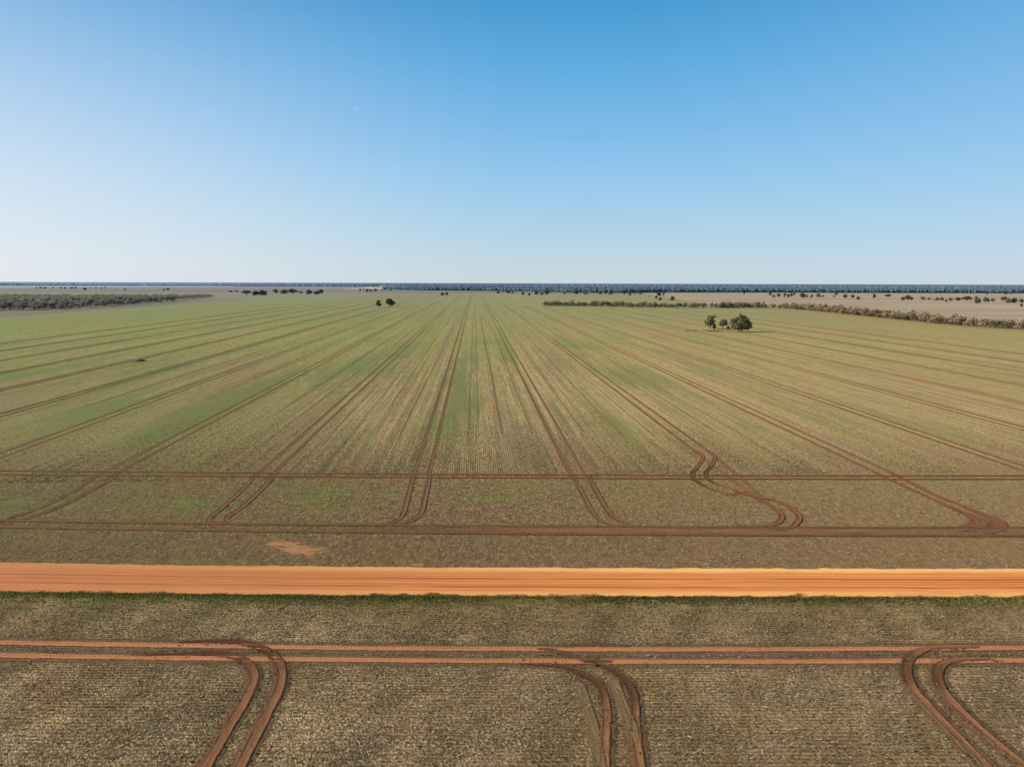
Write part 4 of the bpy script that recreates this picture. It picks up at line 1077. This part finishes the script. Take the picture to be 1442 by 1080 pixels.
# ------------------------------------------------------------------ far forest to the horizon
def icosa():
    p = (1+5**.5)/2
    V = np.array([(-1, p, 0), (1, p, 0), (-1, -p, 0), (1, -p, 0), (0, -1, p), (0, 1, p), (0, -1, -p), (0, 1, -p), (p, 0, -1), (p, 0, 1), (-p, 0, -1), (-p, 0, 1)])/math.sqrt(1+p*p)
    F = np.array([(0, 11, 5), (0, 5, 1), (0, 1, 7), (0, 7, 10), (0, 10, 11), (1, 5, 9), (5, 11, 4), (11, 10, 2), (10, 7, 6), (7, 1, 8), (3, 9, 4), (3, 4, 2), (3, 2, 6), (3, 6, 8), (3, 8, 9), (4, 9, 5), (2, 4, 11), (6, 2, 10), (8, 6, 7), (9, 8, 1)])
    return V, F
def forest():
    iv, if_ = icosa(); rr = np.random.default_rng(3)
    edge = [(-9000, 5600), (-4200, 5500), (-1700, 5300), (-800, 5100), (-640, 4300), (-560, 3100), (-330, 2750), (-120, 2700), (60, 2500), (180, 2250), (330, 2180), (520, 2400), (800, 2420), (1750, 2380), (2600, 2350)]
    ex, ey = zip(*edge)
    P = []
    def band(n, d0, d1, pw, x0, x1):
        x = rr.uniform(x0, x1, n); y = np.interp(x, ex, ey)+d0+(d1-d0)*rr.random(n)**pw
        return np.stack([x, y], -1)
    sets = [(band(7500, 0, 160, 1.4, -600, 2600), 5.2, 5.2), (band(6000, 150, 1500, 1.5, -900, 3200), 9., 5.), (band(4000, 0, 400, 1.5, -5200, -600), 9., 5.2), (band(5500, 1400, 9000, 1.6, -7000, 8500), 26., 5.)]
    Vs, Fs = [], []; off = 0
    for S, rad, rz in sets:
        for (x, y) in S:
            s = rad*rr.uniform(.6, 1.15); zz = rr.uniform(.70, 1.45)
            q = iv*np.array((s, s, rz*zz))*(1+rr.uniform(-.12, .12, (12, 1)))
            q = q+np.array((x, y, rz*zz*.95+.3)); q[:, 2] = np.maximum(q[:, 2], 0)
            Vs.append(q); Fs.append(if_+off); off += 12
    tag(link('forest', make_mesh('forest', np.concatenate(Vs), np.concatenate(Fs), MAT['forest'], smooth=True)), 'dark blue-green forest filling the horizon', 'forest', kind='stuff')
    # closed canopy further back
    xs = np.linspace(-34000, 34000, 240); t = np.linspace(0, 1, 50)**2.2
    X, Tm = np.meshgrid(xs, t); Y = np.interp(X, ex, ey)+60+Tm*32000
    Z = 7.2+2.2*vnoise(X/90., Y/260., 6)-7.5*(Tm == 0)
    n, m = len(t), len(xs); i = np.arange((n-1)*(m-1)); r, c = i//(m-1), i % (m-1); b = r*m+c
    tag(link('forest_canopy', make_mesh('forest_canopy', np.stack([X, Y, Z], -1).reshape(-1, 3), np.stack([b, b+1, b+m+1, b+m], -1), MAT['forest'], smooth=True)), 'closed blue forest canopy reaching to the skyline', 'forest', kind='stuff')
forest()

# ------------------------------------------------------------------ sky, sun, camera
w = bpy.data.worlds.new('World'); scene.world = w; w.use_nodes = True
nt = w.node_tree; nt.nodes.clear()
sky = nt.nodes.new('ShaderNodeTexSky'); sky.sky_type = 'NISHITA'; sky.sun_disc = False
sky.sun_elevation = SUN_EL; sky.sun_rotation = math.radians(-90.0)
sky.altitude = 100; sky.air_density = 1.0; sky.dust_density = 0.6; sky.ozone_density = 1.5
bg = nt.nodes.new('ShaderNodeBackground'); bg.inputs[1].default_value = 0.10
out = nt.nodes.new('ShaderNodeOutputWorld')
# clear winter sky: the Nishita sky graded with height above the horizon and toward the sun on the left
k = object.__new__(NT); k.t = nt; k.n = nt.nodes; k.l = nt.links
tc = nt.nodes.new('ShaderNodeTexCoord'); sx = nt.nodes.new('ShaderNodeSeparateXYZ'); nt.links.new(tc.outputs['Generated'], sx.inputs[0])
dx_, dy_, dz_ = sx.outputs
grad = nt.nodes.new('ShaderNodeValToRGB'); nt.links.new(dz_, grad.inputs[0])
stops = [(0.0, (.60, .70, .77)), (.025, (.55, .70, .80)), (.068, (.44, .67, .84)), (.14, (.30, .59, .88)), (.194, (.215, .52, .85)), (.28, (.108, .42, .78)), (.36, (.045, .31, .65)), (.55, (.03, .13, .30)), (1.0, (.015, .06, .15))]
el_ = grad.color_ramp.elements
while len(el_) < len(stops): el_.new(.5)
for e_, (p_, c_) in zip(el_, stops): e_.position = p_; e_.color = (*c_, 1)
glow = k.mul(k.ss(dx_, .10, -.95), k.ss(dz_, .52, -.05))
g_ = k.mix(k.mul(glow, .95), grad.outputs[0], (.88, .90, .96))
g_ = k.mix(k.mul(k.ss(dx_, .1, .9), .22), g_, (.50, .66, .90))
# two thin wisps of cloud
for (cx_, cz_, wx_, wz_, am_) in ((-.412, .227, .010, .0030, .16), (-.212, .232, .006, .0035, .12)):
    ex_ = k.m('DIVIDE', k.sub(k.m('DIVIDE', dx_, dy_), cx_), wx_); ez_ = k.m('DIVIDE', k.sub(k.m('DIVIDE', dz_, dy_), cz_), wz_)
    if cx_ > -.3: ez_ = k.add(ez_, k.mul(ex_, 1.1))
    r2_ = k.add(k.mul(ex_, ex_), k.mul(ez_, ez_))
    nz_ = k.noise(k.comb(k.mul(dx_, 90.), k.mul(dz_, 400.)), 1.0, 3)
    front_ = k.ss(dy_, 0., .1)
    g_ = k.mix(k.mul(k.mul(k.ss(r2_, 1.0, 0., 0, am_*1.6), nz_), front_), g_, (.9, .92, .96))
sc10 = k.n.new('ShaderNodeVectorMath'); sc10.operation = 'SCALE'; nt.links.new(g_, sc10.inputs[0]); sc10.inputs[3].default_value = 10.0
skymix = k.mix(.90, sky.outputs[0], sc10.outputs[0]); skymix.node.clamp_factor = True
nt.links.new(skymix, bg.inputs[0]); nt.links.new(bg.outputs[0], out.inputs[0])

from mathutils import Vector
sd = bpy.data.lights.new('sun', 'SUN'); sd.energy = 5.0; sd.angle = math.radians(.53); sd.color = (1.0, .89, .71)
so = bpy.data.objects.new('sun', sd); COL.objects.link(so)
so.rotation_euler = Vector((math.cos(SUN_EL), 0.02, -math.sin(SUN_EL))).to_track_quat('-Z', 'Y').to_euler()
so.location = (-200, 0, 150)

cd = bpy.data.cameras.new('camera'); cam = bpy.data.objects.new('camera', cd); COL.objects.link(cam)
cd.sensor_width = 36.0; cd.lens = 36.0*1000/1442; cd.clip_start = .5; cd.clip_end = 120000
from mathutils import Matrix
cam.matrix_world = Matrix.Translation((0, 0, EYE)) @ Matrix.Rotation(math.radians(90-8.05), 4, 'X') @ Matrix.Rotation(math.radians(.17), 4, 'Z')
scene.camera = cam
scene.view_settings.view_transform = 'Standard'; scene.view_settings.look = 'None'
scene.view_settings.exposure = 0; scene.view_settings.gamma = 1
